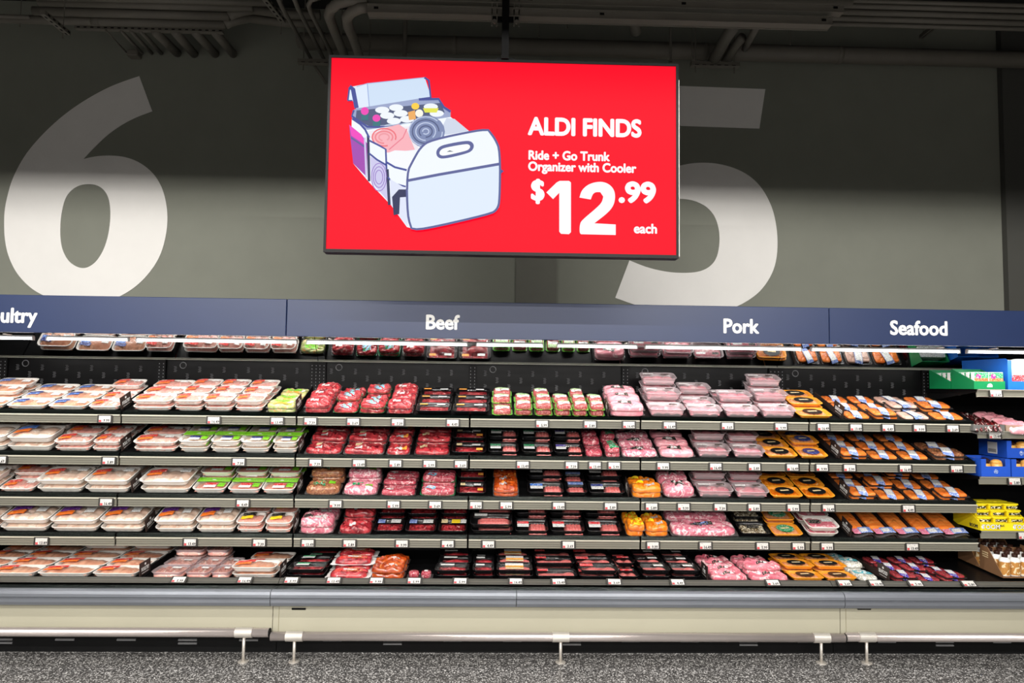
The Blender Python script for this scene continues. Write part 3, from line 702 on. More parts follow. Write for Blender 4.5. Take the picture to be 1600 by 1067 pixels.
pipe([(574,2,WY), (545,1,WY), (528,5,WY), (517,14,WY+.08), (514,25,WY+.2), (520,42,-.2), (548,110,YW-.3)], .030, 'left thick conduit bent down from the upper channel rail', 'conduit', 'conduit', 'thick bent conduits')
pipe([(576,11,WY), (562,13,WY), (549,19,WY+.03), (542,28,WY+.1), (544,42,WY+.25), (552,60,0), (572,118,YW-.3)], .030, 'right thick conduit bent down from the lower channel rail', 'conduit', 'conduit', 'thick bent conduits')
pipe([(490,100,YW-.1), (510,131,YW-.04)], .012, 'short conduit end below the trapeze left of the screen', 'conduit', 'conduit')
def trapeze(px0, px1, py, Y, lab):
    a_, b_ = at(px0, py, Y), at(px1, py, Y); c = (a_+b_)/2; o = empty('trapeze', c); tag(o, lab, 'steel channel'); L_ = (b_.x-a_.x)/2
    MB().box(-L_, L_, -.02, .02, -.012, .016).build('channel_body', 'pipe', o)
    MB().box(-L_, L_, -.026, .026, -.018, -.012).build('lip', 'pipe', o)
    m_ = MB(); x = -L_+.03
    while x < L_-.03: m_.box(x, x+.03, -.0275, -.0262, -.017, -.0125); x += .06
    q = m_.build('slot', 'blackm', o); q['kind'] = 'stuff'
    for x in (-L_+.04, L_-.04): MB().tube([(x, 0, -.07), (x, 0, 4.9-c.z)], .005, 6).build('threaded_rod', 'pipe', o)
trapeze(466, 540, 97, 1.0, 'trapeze bar on rods at the left edge of the screen')
trapeze(1079, 1155, 101, 1.02, 'trapeze bar on rods right of the screen, under two pipes')
pipe([(1146,42,.35), (1134,60,.65), (1112,100,1.1)], .044, 'thick pipe falling to the trapeze right of the screen', joints=())
pipe([(1160,58,.75), (1150,70,.85), (1132,100,1.12)], .036, 'short thick pipe right beside it, ending on the trapeze')
pipe([(1182,42,.4), (1164,76,.95)], .026, 'capped pipe end slanting right of the trapeze pipes')
pipe([(985,-60,.3), (991,36,.5), (994,50,.6)], .04, 'short pipe stub below the channel rails, right of the screen pole')
for i, (py, r) in enumerate(((40, .016), (31, .020), (21, .020), (11, .018), (3, .014))):
    straightX(1290, 1800, py, 1400, .35-.06*i, r, '%s long conduit at the upper right' % ['lowest', 'second lowest', 'middle', 'second highest', 'topmost'][i], group='long conduits at the upper right')
straightX(700, 1330, -8, 900, -.3, .03, 'pipe along the top edge above the channel rails')
for i, (px, p0, p1, Y, r) in enumerate([(577, 28, 100, .6, .004), (632, 34, 100, 1.0, .016), (1048, 44, 96, 1.0, .010), (842, 30, 58, .3, .004), (886, 28, 45, 0, .004), (1081, 40, 100, 1.0, .003), (1235, 46, 70, .8, .004), (1443, 56, 68, 1.1, .003), (31, 30, 42, .6, .003), (98, 48, 60, .3, .003), (439, 34, 54, .3, .003)]):
    a_, b_ = at(px, p1, Y), at(px, p0, Y); b_ = Vector((a_.x, a_.y, 4.9)); o = empty('hanger_rod', a_)
    tag(o, ['thin rod left of the screen top, first', 'wider flat hanger strap above the screen left half', 'flat hanger strap at the duct above the screen corner', 'thin rod stub right of the screen pole', 'second thin rod stub right of the screen pole', 'hair-thin rod right above the screen corner', 'thin rod right of the capped pipe end', 'thin rod below the upper right hanger', 'thin rod stub at the far upper left', 'thin rod stub under the left strut hanger', 'thin rod under the hanger beside the bent conduits'][i], 'rod')
    MB().tube([(0, 0, 0), b_-a_], r, 8).build('rod_shaft', 'pipe', o)
    MB().tube([(0, 0, 0), (0, 0, .012)], r*1.8, 6).build('nut', 'pipe', o)

# ================================================================== goods
rng = random.Random(11)
def rrect(w, d, r, z, n=3, m=5, cx=0, cy=0, wob=0):
    # rounded rectangle with m points per side; wob > 0 scallops the wall
    P = []; a_, b_ = w/2, d/2; r = min(r, a_*.98, b_*.98)
    cs_ = [(a_-r, -b_+r, -90), (a_-r, b_-r, 0), (-a_+r, b_-r, 90), (-a_+r, -b_+r, 180)]
    for i, (x, y, s0) in enumerate(cs_):
        for k in range(n+1):
            an = R(s0+90*k/n); P.append((x+r*math.cos(an), y+r*math.sin(an)))
        nx = cs_[(i+1) % 4]; e0 = P[-1]; an = R(nx[2]); e1 = (nx[0]+r*math.cos(an), nx[1]+r*math.sin(an))
        for k in range(1, m+1):
            t_ = k/(m+1); x_, y_ = e0[0]*(1-t_)+e1[0]*t_, e0[1]*(1-t_)+e1[1]*t_
            if wob and k % 2 == 0:
                an = R(s0+90); x_ -= math.cos(an)*wob; y_ -= math.sin(an)*wob
            P.append((x_, y_))
    return [(x+cx, y+cy, z) for x, y in P]
def tray_mb(w, d, h, flare=.016, rim=.008, r=.03, th=.004, wob=0, m=7, base=.006):
    mb = MB(); f = flare
    rings = [rrect(w-2*f-.01-2*rim, d-2*f-.01-2*rim, r*.7, 0, m=m),
             rrect(w-2*f-2*rim, d-2*f-2*rim, r*.8, base*.5, m=m, wob=wob),
             rrect(w-2*rim-f*.5, d-2*rim-f*.5, r, h*.6, m=m, wob=wob),
             rrect(w-2*rim, d-2*rim, r, h-.006, m=m, wob=0),
             rrect(w-.001, d-.001, r+rim, h-.004, m=m), rrect(w, d, r+rim, h-.001, m=m), rrect(w-.003, d-.003, r+rim, h, m=m),
             rrect(w-2*rim, d-2*rim, r, h-.001, m=m),
             rrect(w-2*rim-f*.6-th, d-2*rim-f*.6-th, r*.9, h*.5, m=m),
             rrect(w-2*f-2*rim-th, d-2*f-2*rim-th, r*.7, base, m=m)]
    return mb.loft(rings)
def grid(mb, hf, x0, x1, y0, y1, nx, ny, inside=None):
    idx = {}; vs = []; fs = []
    for j in range(ny+1):
        for i in range(nx+1):
            x = x0+(x1-x0)*i/nx; y = y0+(y1-y0)*j/ny
            idx[i, j] = len(vs); vs.append((x, y, hf(x, y)))
    for j in range(ny):
        for i in range(nx): fs.append((idx[i, j], idx[i+1, j], idx[i+1, j+1], idx[i, j+1]))
    return mb.add(vs, fs)
def lumps(specs, base=0):
    # union of ellipsoidal lumps (cx, cy, rx, ry, h, rot)
    S = [(cx, cy, rx, ry, h, math.cos(R(ro)), math.sin(R(ro))) for cx, cy, rx, ry, h, ro in specs]
    def hf(x, y):
        z = base
        for cx, cy, rx, ry, h, c_, s_ in S:
            u = ((x-cx)*c_+(y-cy)*s_)/rx; v = (-(x-cx)*s_+(y-cy)*c_)/ry; q = u*u+v*v
            if q < 1: z = max(z, base+h*math.sqrt(1-q))
        return z
    return hf
def contents(w, d, z0, hf, nx=22, ny=14):
    mb = MB(); grid(mb, lambda x, y: z0+hf(x, y), -w/2, w/2, -d/2, d/2, nx, ny); return mb
def pillow(w, d, h, seed, n1=26, n2=16, p=.42, ridges=0, lob=.25, flat=.35, z0=0):
    # closed lumpy slab: superelliptic plan, domed top, flatter bottom
    rg = random.Random(seed); ph = [rg.uniform(0, 6.28) for _ in range(8)]
    CR = [(rg.uniform(-.3, .3)*w, rg.uniform(-.25, .25)*d, rg.uniform(0, 3.14), rg.uniform(.25, .45)) for _ in range(4 if lob > .16 else 2)]
    def top(x, y):
        u, v = abs(x)/(w/2), abs(y)/(d/2); q = 1-min(1, u**4.4+v**4.4)
        e = max(0, q)**p
        n_ = 1+lob*(.25*math.sin(x/w*31+ph[4]+y/d*9)+.2*math.sin(y/d*27+ph[5]+x/w*12)+.5*math.sin(x/w*9+ph[0]+2*math.sin(y/d*4+ph[1]))+.35*math.sin(y/d*11+ph[2]+x/w*5)+.3*math.sin((x/w+y/d)*15+ph[3]))
        for cx_, cy_, an_, am_ in CR:
            ds = (x-cx_)*math.sin(an_)-(y-cy_)*math.cos(an_)+.008*math.sin(60*((x-cx_)*math.cos(an_)+(y-cy_)*math.sin(an_))); n_ *= 1-am_*math.exp(-(ds/.007)**2)
        if ridges: n_ *= 1+.16*math.cos(x/w*2*math.pi*ridges)
        return z0+h*(flat+(1-flat)*e*n_) if q > 0 else z0+h*flat
    V = []; nr = 9; na = n1*2+12; mb = MB()
    rings = []
    for k in range(nr, -1, -1):
        pass
    def pt(a_, s_):
        c_, sn = math.cos(a_), math.sin(a_); rad = (abs(c_)**4.4+abs(sn)**4.4)**(-1/4.4)
        return c_*rad*s_*w/2, sn*rad*s_*d/2
    for s_ in (.55, .9, 1.0): rings.append([(*pt(2*math.pi*i/na, s_ if s_ < 1 else .985), z0+h*(.0 if s_ < .95 else .12)) for i in range(na)])
    rings.append([(*pt(2*math.pi*i/na, 1), z0+h*flat*.8) for i in range(na)])
    for s_ in (.97, .92, .84, .75, .65, .54, .43, .32, .21, .1, .03):
        r_ = []
        for i in range(na):
            x, y = pt(2*math.pi*i/na, s_); r_.append((x, y, top(x, y)))
        rings.append(r_)
    mb.loft(rings); return mb, top
def patch(hf, cx, cy, w, d, rot=0, eps=.0016, nx=4, ny=3, shape=None, wave=0):
    mb = MB(); c_, s_ = math.cos(R(rot)), math.sin(R(rot)); idx = {}; vs = []; fs = []
    for j in range(ny+1):
        for i in range(nx+1):
            u, v = i/nx-.5, j/ny-.5; ww = 1
            if shape == 'oval': l_ = math.hypot(u, v); m_ = max(abs(u), abs(v)); k = (m_/l_ if l_ else 1); u, v = u*k, v*k
            if wave: v = v+wave*math.sin(u*6.28)
            x, y = cx+u*w*c_-v*d*s_, cy+u*w*s_+v*d*c_; vs.append((x, y, hf(x, y)+eps))
    for j in range(ny):
        for i in range(nx): a_ = j*(nx+1)+i; fs.append((a_, a_+1, a_+nx+2, a_+nx+1))
    # thickness skirt
    return mb.add(vs, fs)
def sheet(w, d, z, seed, r=.02, wav=.0035, n=40):
    rg = random.Random(seed); mb = MB(); P = []
    base = rrect(w, d, r, z, n=3, m=8)
    out = [(x*(1+rg.uniform(-.015, .01)), y*(1+rg.uniform(-.02, .01)), zz+rg.uniform(-wav, wav)+.002) for x, y, zz in base]
    inn = [(x*.82, y*.78, z+.001) for x, y, zz in base]; i2 = [(x*.4, y*.4, z) for x, y, zz in base]
    mb.loft([out, inn, i2], cap0=False, cap1=True); return mb

KINDS = {}
class K:
    def __init__(s, key, desc, cat, name, w, d, h, pitch=None, stackh=None):
        s.desc, s.cat, s.name, s.w, s.d, s.h = desc, cat, name, w, d, h; s.parts = []; s.pitch = pitch or d+.004; s.sh = stackh or h; KINDS[key] = s; s.key = key
    def p(s, nm, mb, mat, smooth=True, label=None):
        s.parts.append((nm, mb.build(nm, mat, smooth=smooth, link=False), label)); return s
def dome(w, d, h, k): return lambda x, y: h+k*max(0, 1-(2*x/w)**4)*max(0, 1-(2*y/d)**4)

def foam(key, desc, w, d, h, spec, meatm, l1, l2=None, cat='meat tray', name='poultry_tray', k=.008, lpos=(-.25, .02), lsz=(.40, .56), wl=(.22, .1), rows=None, tray='foam', nm='label'):
    q = K(key, desc, cat, name, w, d, h, stackh=h+k+.001)
    q.p('tray', tray_mb(w, d, h, wob=.003, m=9), tray)
    q.p('meat', contents(w*.88, d*.84, .008, lumps([(a, b, c_, d_, e+.006, f_) for a, b, c_, d_, e, f_ in spec], base=h*.28)), meatm)
    df = dome(w*.98, d*.98, h+.001, k)
    mb = MB(); grid(mb, df, -w*.485, w*.485, -d*.48, d*.48, 10, 8); q.p('film', mb, 'film')
    lx, ly = lpos[0]*w, lpos[1]*d; lw, ld = lsz[0]*w, lsz[1]*d
    if l2:
        q.p(nm, patch(df, lx, ly+ld*.25, lw, ld*.5, 4, nx=6, wave=.12), l1, label='coloured brand label on the film')
        q.p(nm, patch(df, lx-lw*.06, ly-ld*.25, lw*.86, ld*.42, 4, nx=6, wave=.12), l2, label='lower band of the brand label')
    else: q.p(nm, patch(df, lx, ly, lw, ld, 0, nx=6), l1, label='brand label on the film')
    if wl: q.p('weight_label', patch(df, wl[0]*w, wl[1]*d, w*.2, d*.26, 5), 'l_white', label='white weight label')
    return q
def breasts(w, d, n, h, seed, slim=0):
    rg = random.Random(seed); S = []
    for i in range(n):
        S.append((w*(-.38+.76*(i+.5)/n)+rg.uniform(-.004, .004), rg.uniform(-.01, .01), w*.5/n*1.25, d*.46, h+rg.uniform(-.004, .003), rg.uniform(-14, 14)))
    return S
def pieces(w, d, nx, ny, h, seed):
    rg = random.Random(seed); return [(w*(-.4+.8*(i+.5)/nx)+rg.uniform(-.006, .006), d*(-.38+.76*(j+.5)/ny)+rg.uniform(-.006, .006), w*.55/nx, d*.55/ny, h*rg.uniform(.75, 1.05), rg.uniform(-30, 30)) for i in range(nx) for j in range(ny)]
foam('A', 'white tray of chicken with navy label', .27, .155, .036, breasts(.27, .155, 4, .018, 1), 'chicken', 'l_navy', 'l_blue', lsz=(.34, .4), wl=(.3, -.1))
foam('B', 'white tray of chicken with red label', .27, .155, .036, breasts(.27, .155, 4, .018, 2), 'chickenp', 'l_red', 'l_org2', wl=(.25, .1))
foam('C', 'wide white tray of chicken, purple label', .33, .225, .044, pieces(.33, .225, 4, 2, .022, 3), 'chickenw', 'l_purple', 'l_org2', wl=(.2, .05), k=.012)
foam('Bw', 'wide white tray of chicken, orange label', .33, .225, .044, breasts(.33, .225, 5, .020, 4), 'chickenw', 'l_red', 'l_org2', lsz=(.34, .40), wl=(.3, .2), k=.012)
foam('Bd', 'wide white tray of chicken fillets, red label', .33, .17, .036, breasts(.33, .17, 5, .018, 5), 'chicken', 'l_red', 'l_org2', wl=None)
foam('D', 'large white tray of whole chicken, blue label', .38, .23, .046, [(-.06, 0, .12, .105, .026, 0), (.09, .01, .1, .10, .028, 10)], 'chickenw', 'l_blue', 'l_org2', wl=None, k=.016)
foam('Bn', 'small white tray of chicken, red label', .215, .155, .040, breasts(.215, .155, 3, .018, 6), 'chickenp', 'l_red', 'l_org2', wl=(.28, .15))
foam('G', 'white tray of chicken, yellow label', .215, .15, .042, breasts(.215, .15, 3, .018, 7), 'turkey', 'l_dark', 'l_yellow', lpos=(-.1, .05), lsz=(.5, .6), wl=None)
# ground turkey in a green sleeve
for key, desc, w, d, mm, lab in (('E', 'white tray in green sleeve, blue label', .215, .165, 'chickenw', 'l_navy'), ('F', 'white tray of mince in bright green sleeve', .26, .165, 'turkey', 'l_redw')):
    q = K(key, desc, 'meat tray', 'sleeved_tray', w, d, .046, stackh=.048)
    q.p('tray', tray_mb(w, d, .046, wob=.003, m=9), 'foam'); q.p('meat', contents(w*.86, d*.82, .02, lumps([(0, 0, w*.5, d*.5, .022, 0)], 0), 12, 8), mm)
    df = dome(w, d, .047, .003); mb = MB(); grid(mb, df, -w*.48, w*.48, -d*.48, d*.48, 6, 6); q.p('film', mb, 'film')
    sl = MB(); sl.prism_x([(d*.16, .050), (d*.53, .049), (d*.515, .03), (d*.52, .03), (d*.535, .051), (d*.16, .0515)], -w*.5, w*.5); q.p('sleeve', sl, 'l_lime' , smooth=False, label='lime green card sleeve across the rear')
    q.p('emblem', MB().add([(-.018, d*.27, .0522), (.018, d*.27, .0522), (.012, d*.33, .0522), (0, d*.36, .0522), (-.012, d*.33, .0522)], [(0, 1, 2, 3, 4)]), 'sign_white', smooth=False)
    q.p('label', patch(df, 0, -.02, w*.36, d*.3, 0, .002), lab); q.p('weight_label', patch(df, 0, -.045, w*.36, d*.2, 0, .0026), 'l_white'); q.p('corner_print', patch(df, w*.32, -.02, w*.2, d*.34, 0, .002), 'l_lime')
# clear pack of sausages / mince
q = K('H', 'clear pack of pale ground chicken', 'meat pack', 'clear_pack', .24, .17, .045, stackh=.047)
mb, tp = pillow(.225, .155, .042, 5, ridges=5, lob=.05); q.p('meat', mb, 'chickenp'); q.p('film', tray_mb(.24, .17, .045, rim=.006), 'cleartray'); q.p('weight_label', patch(lambda x, y: .0475, .04, .01, .07, .03, -6), 'l_white'); q.p('lid', MB().box(-.115, .115, -.08, .08, .0452, .0462), 'film', smooth=False)
# bags
def bag(key, desc, w, d, h, mm, film, labs, seed, name='meat_bag', ridges=0, lob=.25, cat='meat pack', pitch=None, p=.42, n=1):
    q = K(key, desc, cat, name, w, d, h, pitch=pitch, stackh=h*.8)
    if n == 1: mb, tp = pillow(w*.95, d*.92, h, seed, ridges=ridges, lob=lob*1.3, p=p*.72)
    q.p('meat', mb, mm)
    q.p('wrapper', sheet(w, d, h*.2, seed), film)
    for (nm, cx, cy, lw, ld, ro, m_) in labs: q.p(nm, patch(tp, cx*w, cy*d, lw*w, ld*d, ro, .0022, 4, 3), m_)
    return q
WL = lambda cx=-.1, cy=0, s=.3, ro=0: ('weight_label', cx, cy, s, s*.9, ro, 'l_white')
bag('J', 'vacuum bag of red beef, white label', .19, .155, .045, 'beef', 'bagfilm', [WL(-.15, .05)], 21)
bag('Jl', 'wide vacuum bag of red beef steak', .28, .155, .038, 'beef', 'bagfilm', [WL(-.15, -.05, .18, 5), ('label', -.15, .2, .16, .22, 0, 'l_cream')], 22)
bag('Js', 'small bag of beef, two white labels', .17, .155, .034, 'beef', 'bagfilm', [WL(.0, -.1, .3), ('label', .25, -.1, .2, .25, 0, 'l_orange')], 23)
bag('Jk', 'oval vacuum pack of beef steak', .26, .155, .036, 'beef', 'darkfilm', [('label', -.25, .1, .2, .3, 8, 'l_cream')], 24, lob=.12)
bag('Jr', 'dark red vacuum bag of beef roast', .25, .16, .050, 'beef', 'darkfilm', [WL(-.1, 0, .2)], 25, lob=.2)
bag('Kg', 'green wrapped beef roll, pale blue label', .19, .155, .042, 'beef', 'greenfilm', [('label', 0, 0, .42, .5, 0, 'l_sky'), ('label', 0, .18, .3, .2, 0, 'l_green')], 26)
bag('O', 'brown spiced roast with green label', .25, .16, .062, 'spice', 'bagfilm', [('label', -.12, 0, .34, .34, 6, 'l_green'), ('round_label', .24, .08, .18, .24, 0, 'l_lime')], 27, lob=.12)
bag('Pg', 'pink roast with green labels', .26, .16, .058, 'porkrib', 'bagfilm', [('label', -.1, 0, .3, .26, 8, 'l_green'), ('round_label', .24, -.1, .18, .22, 0, 'l_lime')], 28, lob=.12)
bag('Q', 'long vacuum pack of streaky brisket', .25, .10, .036, 'marbled', 'darkfilm', [WL(-.25, 0, .2)], 29, lob=.1)
bag('Km', 'marbled beef log, blue and white label', .26, .12, .050, 'marbled', 'greenfilm', [('label', -.22, -.05, .3, .28, 4, 'l_sky')], 30, lob=.12)
bag('Rb', 'glazed barbecue rib rack in clear bag', .20, .14, .040, 'bbq', 'bagfilm', [WL(-.1, .1, .3, 5)], 31, lob=.35)
bag('Rw', 'orange-brown marinated meat in bag', .25, .15, .048, 'bbq', 'bagfilm', [WL(.15, -.05, .26, 10), ('label', -.3, .2, .2, .2, 0, 'l_cream')], 32, lob=.35)
bag('U', 'bag of pale pink pork, white label', .26, .16, .048, 'porkp', 'bagfilm', [('label', -.05, .05, .38, .3, 8, 'l_dark'), WL(-.05, .05, .26, 8)], 33, lob=.12)
bag('Um', 'marbled pork pack, dark and white label', .28, .155, .042, 'porkrib', 'bagfilm', [('label', -.05, .02, .4, .3, 8, 'l_dark'), WL(-.02, 0, .2, 8)], 34, lob=.2)
bag('X', 'round bagged pork roast, white label', .25, .18, .085, 'porkrib', 'bagfilm', [('label', 0, 0, .42, .34, 4, 'l_dark'), WL(0, 0, .3, 4)], 35, lob=.08, p=.5)
bag('X2', 'plump bag of marbled pink pork', .25, .17, .062, 'porkrib', 'bagfilm', [WL(.1, -.1, .3, 6), ('label', -.28, 0, .26, .2, 10, 'l_dark')], 36, lob=.12)
bag('Y', 'large slab of pink pork ribs', .48, .19, .058, 'porkrib', 'bagfilm', [('label', -.02, .02, .34, .22, 3, 'l_dark'), ('label', -.02, .04, .2, .14, 3, 'l_bluew')], 37, lob=.12)
bag('Wo', 'bag of orange marinated meat', .21, .14, .046, 'marinade', 'bagfilm', [WL(.1, -.05, .32, 4), ('label', -.2, .2, .22, .2, 0, 'l_yellow')], 38, lob=.2)
bag('Wp', 'narrow orange pouch, yellow picture label', .13, .15, .050, 'marinade', 'bagfilm', [('label', .05, 0, .66, .6, 4, 'l_yellow')], 39, lob=.15)
bag('Lp', 'long bag of pink pork tenderloin', .30, .12, .044, 'pork', 'bagfilm', [('label', -.02, 0, .24, .26, 20, 'l_dark'), WL(.06, -.04, .16, 20)], 40, lob=.25)
bag('I', 'salad and snack pouch, green print', .24, .15, .036, 'salad', 'bagfilm', [('label', -.05, .1, .5, .3, 6, 'l_lime'), ('label', 0, -.2, .5, .2, 6, 'l_orange'), WL(.28, -.1, .2)], 41, lob=.2, name='salad_pouch', cat='food pouch')
bag('Mg', 'small meat block, green label', .13, .12, .040, 'marbled', 'bagfilm', [('label', .1, 0, .6, .55, 4, 'l_green')], 42, lob=.05)
bag('Mb', 'small dark block of marbled meat', .12, .13, .040, 'marbled', 'darkfilm', [], 43, lob=.08)
bag('AE', 'teal bag of frozen prawns', .25, .2, .036, 'shrimp', 'bagfilm', [('label', 0, .1, .8, .3, -10, 'l_teal'), WL(.1, .05, .22, -10)], 44, lob=.2, name='prawn_bag', cat='seafood bag')
q = K('S', 'white edged pouch of red corned beef', 'meat pack', 'printed_pouch', .27, .165, .045, stackh=.04)
mb, tp = pillow(.24, .14, .045, 50, lob=.08); q.p('meat', mb, 'beef'); q.p('wrapper', sheet(.29, .17, .008, 50), 'sign_white')
q.p('label', patch(tp, -.055, .01, .075, .11, 4, .002), 'l_red'); q.p('label', patch(tp, .035, .01, .10, .08, 4, .002), 'l_picture'); q.p('weight_label', patch(tp, .0, .0, .09, .025, -8, .003), 'l_white')
q = K('T', 'clear pack of two rolled steaks', 'meat pack', 'clear_pack', .22, .13, .045)
mb = MB()
for s_ in (-1, 1): mb.loft([[(s_*.052+r_*math.cos(a_*math.pi/8), r_*.8*math.sin(a_*math.pi/8), z_) for a_ in range(16)] for r_, z_ in ((.035, .001), (.043, .008), (.044, .03), (.038, .042), (.02, .044))])
q.p('meat', mb, 'marbled'); q.p('wrapper', sheet(.22, .13, .003, 51), 'bagfilm'); q.p('weight_label', patch(lambda x, y: .0445, .05, .0, .03, .03), 'l_white')
# black trays
def btray(key, desc, w, d, h, kind, labs, mm='ground', bx=(0, -.1, .8, .55), bh=.026, sh=None, pitch=None, name='black_meat_tray', film=True):
    q = K(key, desc, 'meat tray', name, w, d, h, stackh=sh or h+.003, pitch=pitch)
    q.p('tray', tray_mb(w, d, h, flare=.012, rim=.006, r=.022, wob=.002, m=9), 'blacktray')
    cx, cy, bw, bd = bx[0]*w, bx[1]*d, bx[2]*w, bx[3]*d
    if kind == 'block':
        mb = MB(); n = 20; hf = lambda x, y: .008+bh*(1-abs(2*(y-cy)/bd)**5)*(1-abs(2*(x-cx)/bw)**8)*(1+.10*math.cos(x*260)+.05*math.sin(y*180))
        grid(mb, hf, cx-bw/2, cx+bw/2, cy-bd/2, cy+bd/2, 26, 9)
    elif kind == 'steak':
        S = [(cx, cy, bw/2, bd/2, bh, 4), (cx-bw*.2, cy-.006, bw*.28, bd*.4, bh*.9, -10)]; mb = contents(w*.8, d*.76, .007, lumps(S))
    elif kind == 'chunks': mb = contents(w*.8, d*.74, .007, lumps([(x+cx, y+cy, a_, b_, bh*.9, r_) for x, y, a_, b_, z_, r_ in pieces(bw, bd, 5, 3, bh, len(key)+7)]), 26, 16)
    elif kind == 'burgers':
        S = [(cx-bw*.26, cy, bw*.25, bd*.5, bh, 0), (cx+bw*.26, cy, bw*.25, bd*.5, bh, 0)] if bw > .1 else [(cx, cy, bw*.5, bd*.5, bh, 0)]
        if w > .27: S = [(cx-bw*.34, cy-.01, bw*.2, bd*.4, bh, 0), (cx, cy-.01, bw*.2, bd*.4, bh*.9, 0), (cx+bw*.33, cy+.005, bw*.21, bd*.5, bh, 0)]
        mb = contents(w*.84, d*.78, .007, lumps([(a, b, c_, d_, e, f) for a, b, c_, d_, e, f in S]), 26, 14)
    q.p('meat', mb, mm)
    if film: q.p('film', MB().add(rrect(w-.006, d-.006, .026, h+.0005), [tuple(range(len(rrect(w-.006, d-.006, .026, h))))]), 'film', smooth=False)
    for (nm, lx, ly, lw, ld, m_) in labs: q.p(nm, patch(lambda x, y: h+.0005, lx*w, ly*d, lw*w, ld*d, 0, .0013, 2, 1), m_)
    return q
btray('L', 'black tray of steak, orange and white labels', .26, .165, .034, 'steak', [('label', -.3, .28, .22, .14, 'l_orange'), ('weight_label', .2, .25, .24, .14, 'l_white')], 'beef', (.05, -.12, .62, .6))
btray('Lb', 'black tray of beef, cream and orange labels', .26, .165, .036, 'steak', [('label', -.3, .28, .16, .22, 'l_cream'), ('weight_label', .2, .25, .24, .18, 'l_white'), ('round_label', .3, -.2, .18, .22, 'l_orange')], 'beef', (.0, -.12, .7, .6))
GL = lambda m_, x=-.25, y=.08: [('label', x, y+.1, .34, .2, m_), ('weight_label', x, y-.14, .34, .26, 'l_white')]
btray('Mgr', 'black tray of ground beef, green label', .235, .165, .042, 'block', GL('l_green'), bx=(.2, -.08, .46, .68), bh=.032)
btray('Mpu', 'black tray of ground beef, purple label', .235, .165, .042, 'block', GL('l_violet'), bx=(.22, -.08, .46, .68), bh=.032)
btray('Mbl', 'black tray of ground beef, blue label', .275, .165, .045, 'block', GL('l_blue'), bx=(.2, -.08, .5, .66), bh=.034)
btray('Mbs', 'small black tray of mince, blue top label', .165, .165, .045, 'block', [('label', -.0, .34, .7, .24, 'l_bluew')], bx=(0, -.06, .76, .6))
btray('Mna', 'black tray of ground beef, navy label', .275, .165, .045, 'block', GL('l_navy'), bx=(.18, -.08, .46, .62), bh=.034)
btray('Mre', 'black tray of ground beef, red label', .26, .165, .046, 'block', GL('l_redw'), bx=(.18, -.08, .52, .68), bh=.035)
btray('Mla', 'large black tray of pale ground meat', .32, .165, .046, 'block', [('weight_label', -.25, .3, .3, .2, 'l_white')], bx=(.06, -.05, .76, .66), bh=.030)
btray('N1', 'black tray of diced beef, blue and white labels', .215, .165, .040, 'chunks', [('label', -.28, .26, .24, .3, 'l_bluew'), ('weight_label', .2, .28, .32, .28, 'l_white')], 'beef', (.02, -.1, .8, .6))
btray('N2', 'black tray of beef strips, yellow label', .215, .165, .040, 'chunks', [('label', .1, .3, .3, .3, 'l_yellow'), ('label', -.3, .3, .22, .3, 'l_cream'), ('weight_label', .36, .3, .2, .3, 'l_white')], 'beef', (.02, -.1, .86, .6))
btray('Lg', 'black tray of beef, green and white label', .28, .165, .034, 'steak', [('label', -.15, .28, .34, .16, 'l_green'), ('weight_label', -.15, .12, .34, .16, 'l_white')], 'beef', (.1, -.16, .7, .5))
btray('L2', 'narrow black tray of beef, white label', .17, .165, .034, 'steak', [('weight_label', -.15, .2, .4, .2, 'l_white')], 'beef', (.05, -.12, .8, .56))
btray('Bu', 'black tray of burgers, white and gold band', .27, .165, .036, 'burgers', [('label', .0, .2, .5, .3, 'l_white'), ('label', .0, -.05, .5, .2, 'l_orange'), ('label', 0, -.3, .5, .2, 'l_cream')], 'ground', (0, -.1, .9, .7), bh=.024)
btray('Br', 'black tray of burgers, small red label', .31, .16, .036, 'burgers', [('label', -.32, .26, .26, .26, 'l_redw')], 'ground', (.02, -.08, .88, .8), bh=.022)
btray('Bq', 'black tray of two burgers, red label', .26, .165, .036, 'burgers', [('label', -.3, .2, .34, .36, 'l_redw')], 'ground', (.06, -.1, .8, .66), bh=.024)
btray('Bs', 'narrow black tray of burgers, red strip', .15, .165, .036, 'burgers', [('label', 0, .3, .6, .2, 'l_redw')], 'ground', (0, -.1, .8, .7), bh=.024)
btray('Tk', 'black tray in wrinkled film, white label', .22, .165, .038, 'steak', [('label', .15, .3, .36, .14, 'l_dark'), ('weight_label', .15, .1, .34, .2, 'l_white')], 'ground', (.15, -.1, .5, .5))
btray('Vg', 'black tray of vegetables and meat skewers', .26, .16, .038, 'chunks', [('label', .0, .1, .4, .26, 'l_dark')], 'veg', (0, 0, .94, .9), bh=.03)
# translucent trays of pork
for key, desc, w, h, mm in (('V', 'clear tray of pink pork', .28, .062, 'porkp'), ('V2', 'clear tray of pink pork chops', .25, .056, 'porkp')):
    q = K(key, desc, 'meat tray', 'clear_pork_tray', w, .155, h, stackh=h+.002)
    q.p('tray', tray_mb(w, .155, h, flare=.014, rim=.009, r=.026, m=7), 'cleartray'); q.p('meat', contents(w*.84, .118, .006, lumps(breasts(w, .14, 3, h*.55, 9), h*.2)), mm)
    q.p('film', MB().add(rrect(w-.004, .151, .03, h+.0006), [tuple(range(36))]), 'film', smooth=False)
    hf = lambda x, y, h=h: h+.0008
    q.p('weight_label', patch(hf, -w*.26, .032, w*.3, .022, 0, .001, 2, 1), 'l_white'); q.p('label', patch(hf, w*.22, .034, w*.22, .024, 0, .001, 2, 1), 'l_dark')
q = K('AB', 'white tray of pork with dark label', 'meat tray', 'white_pork_tray', .24, .17, .042, stackh=.044)
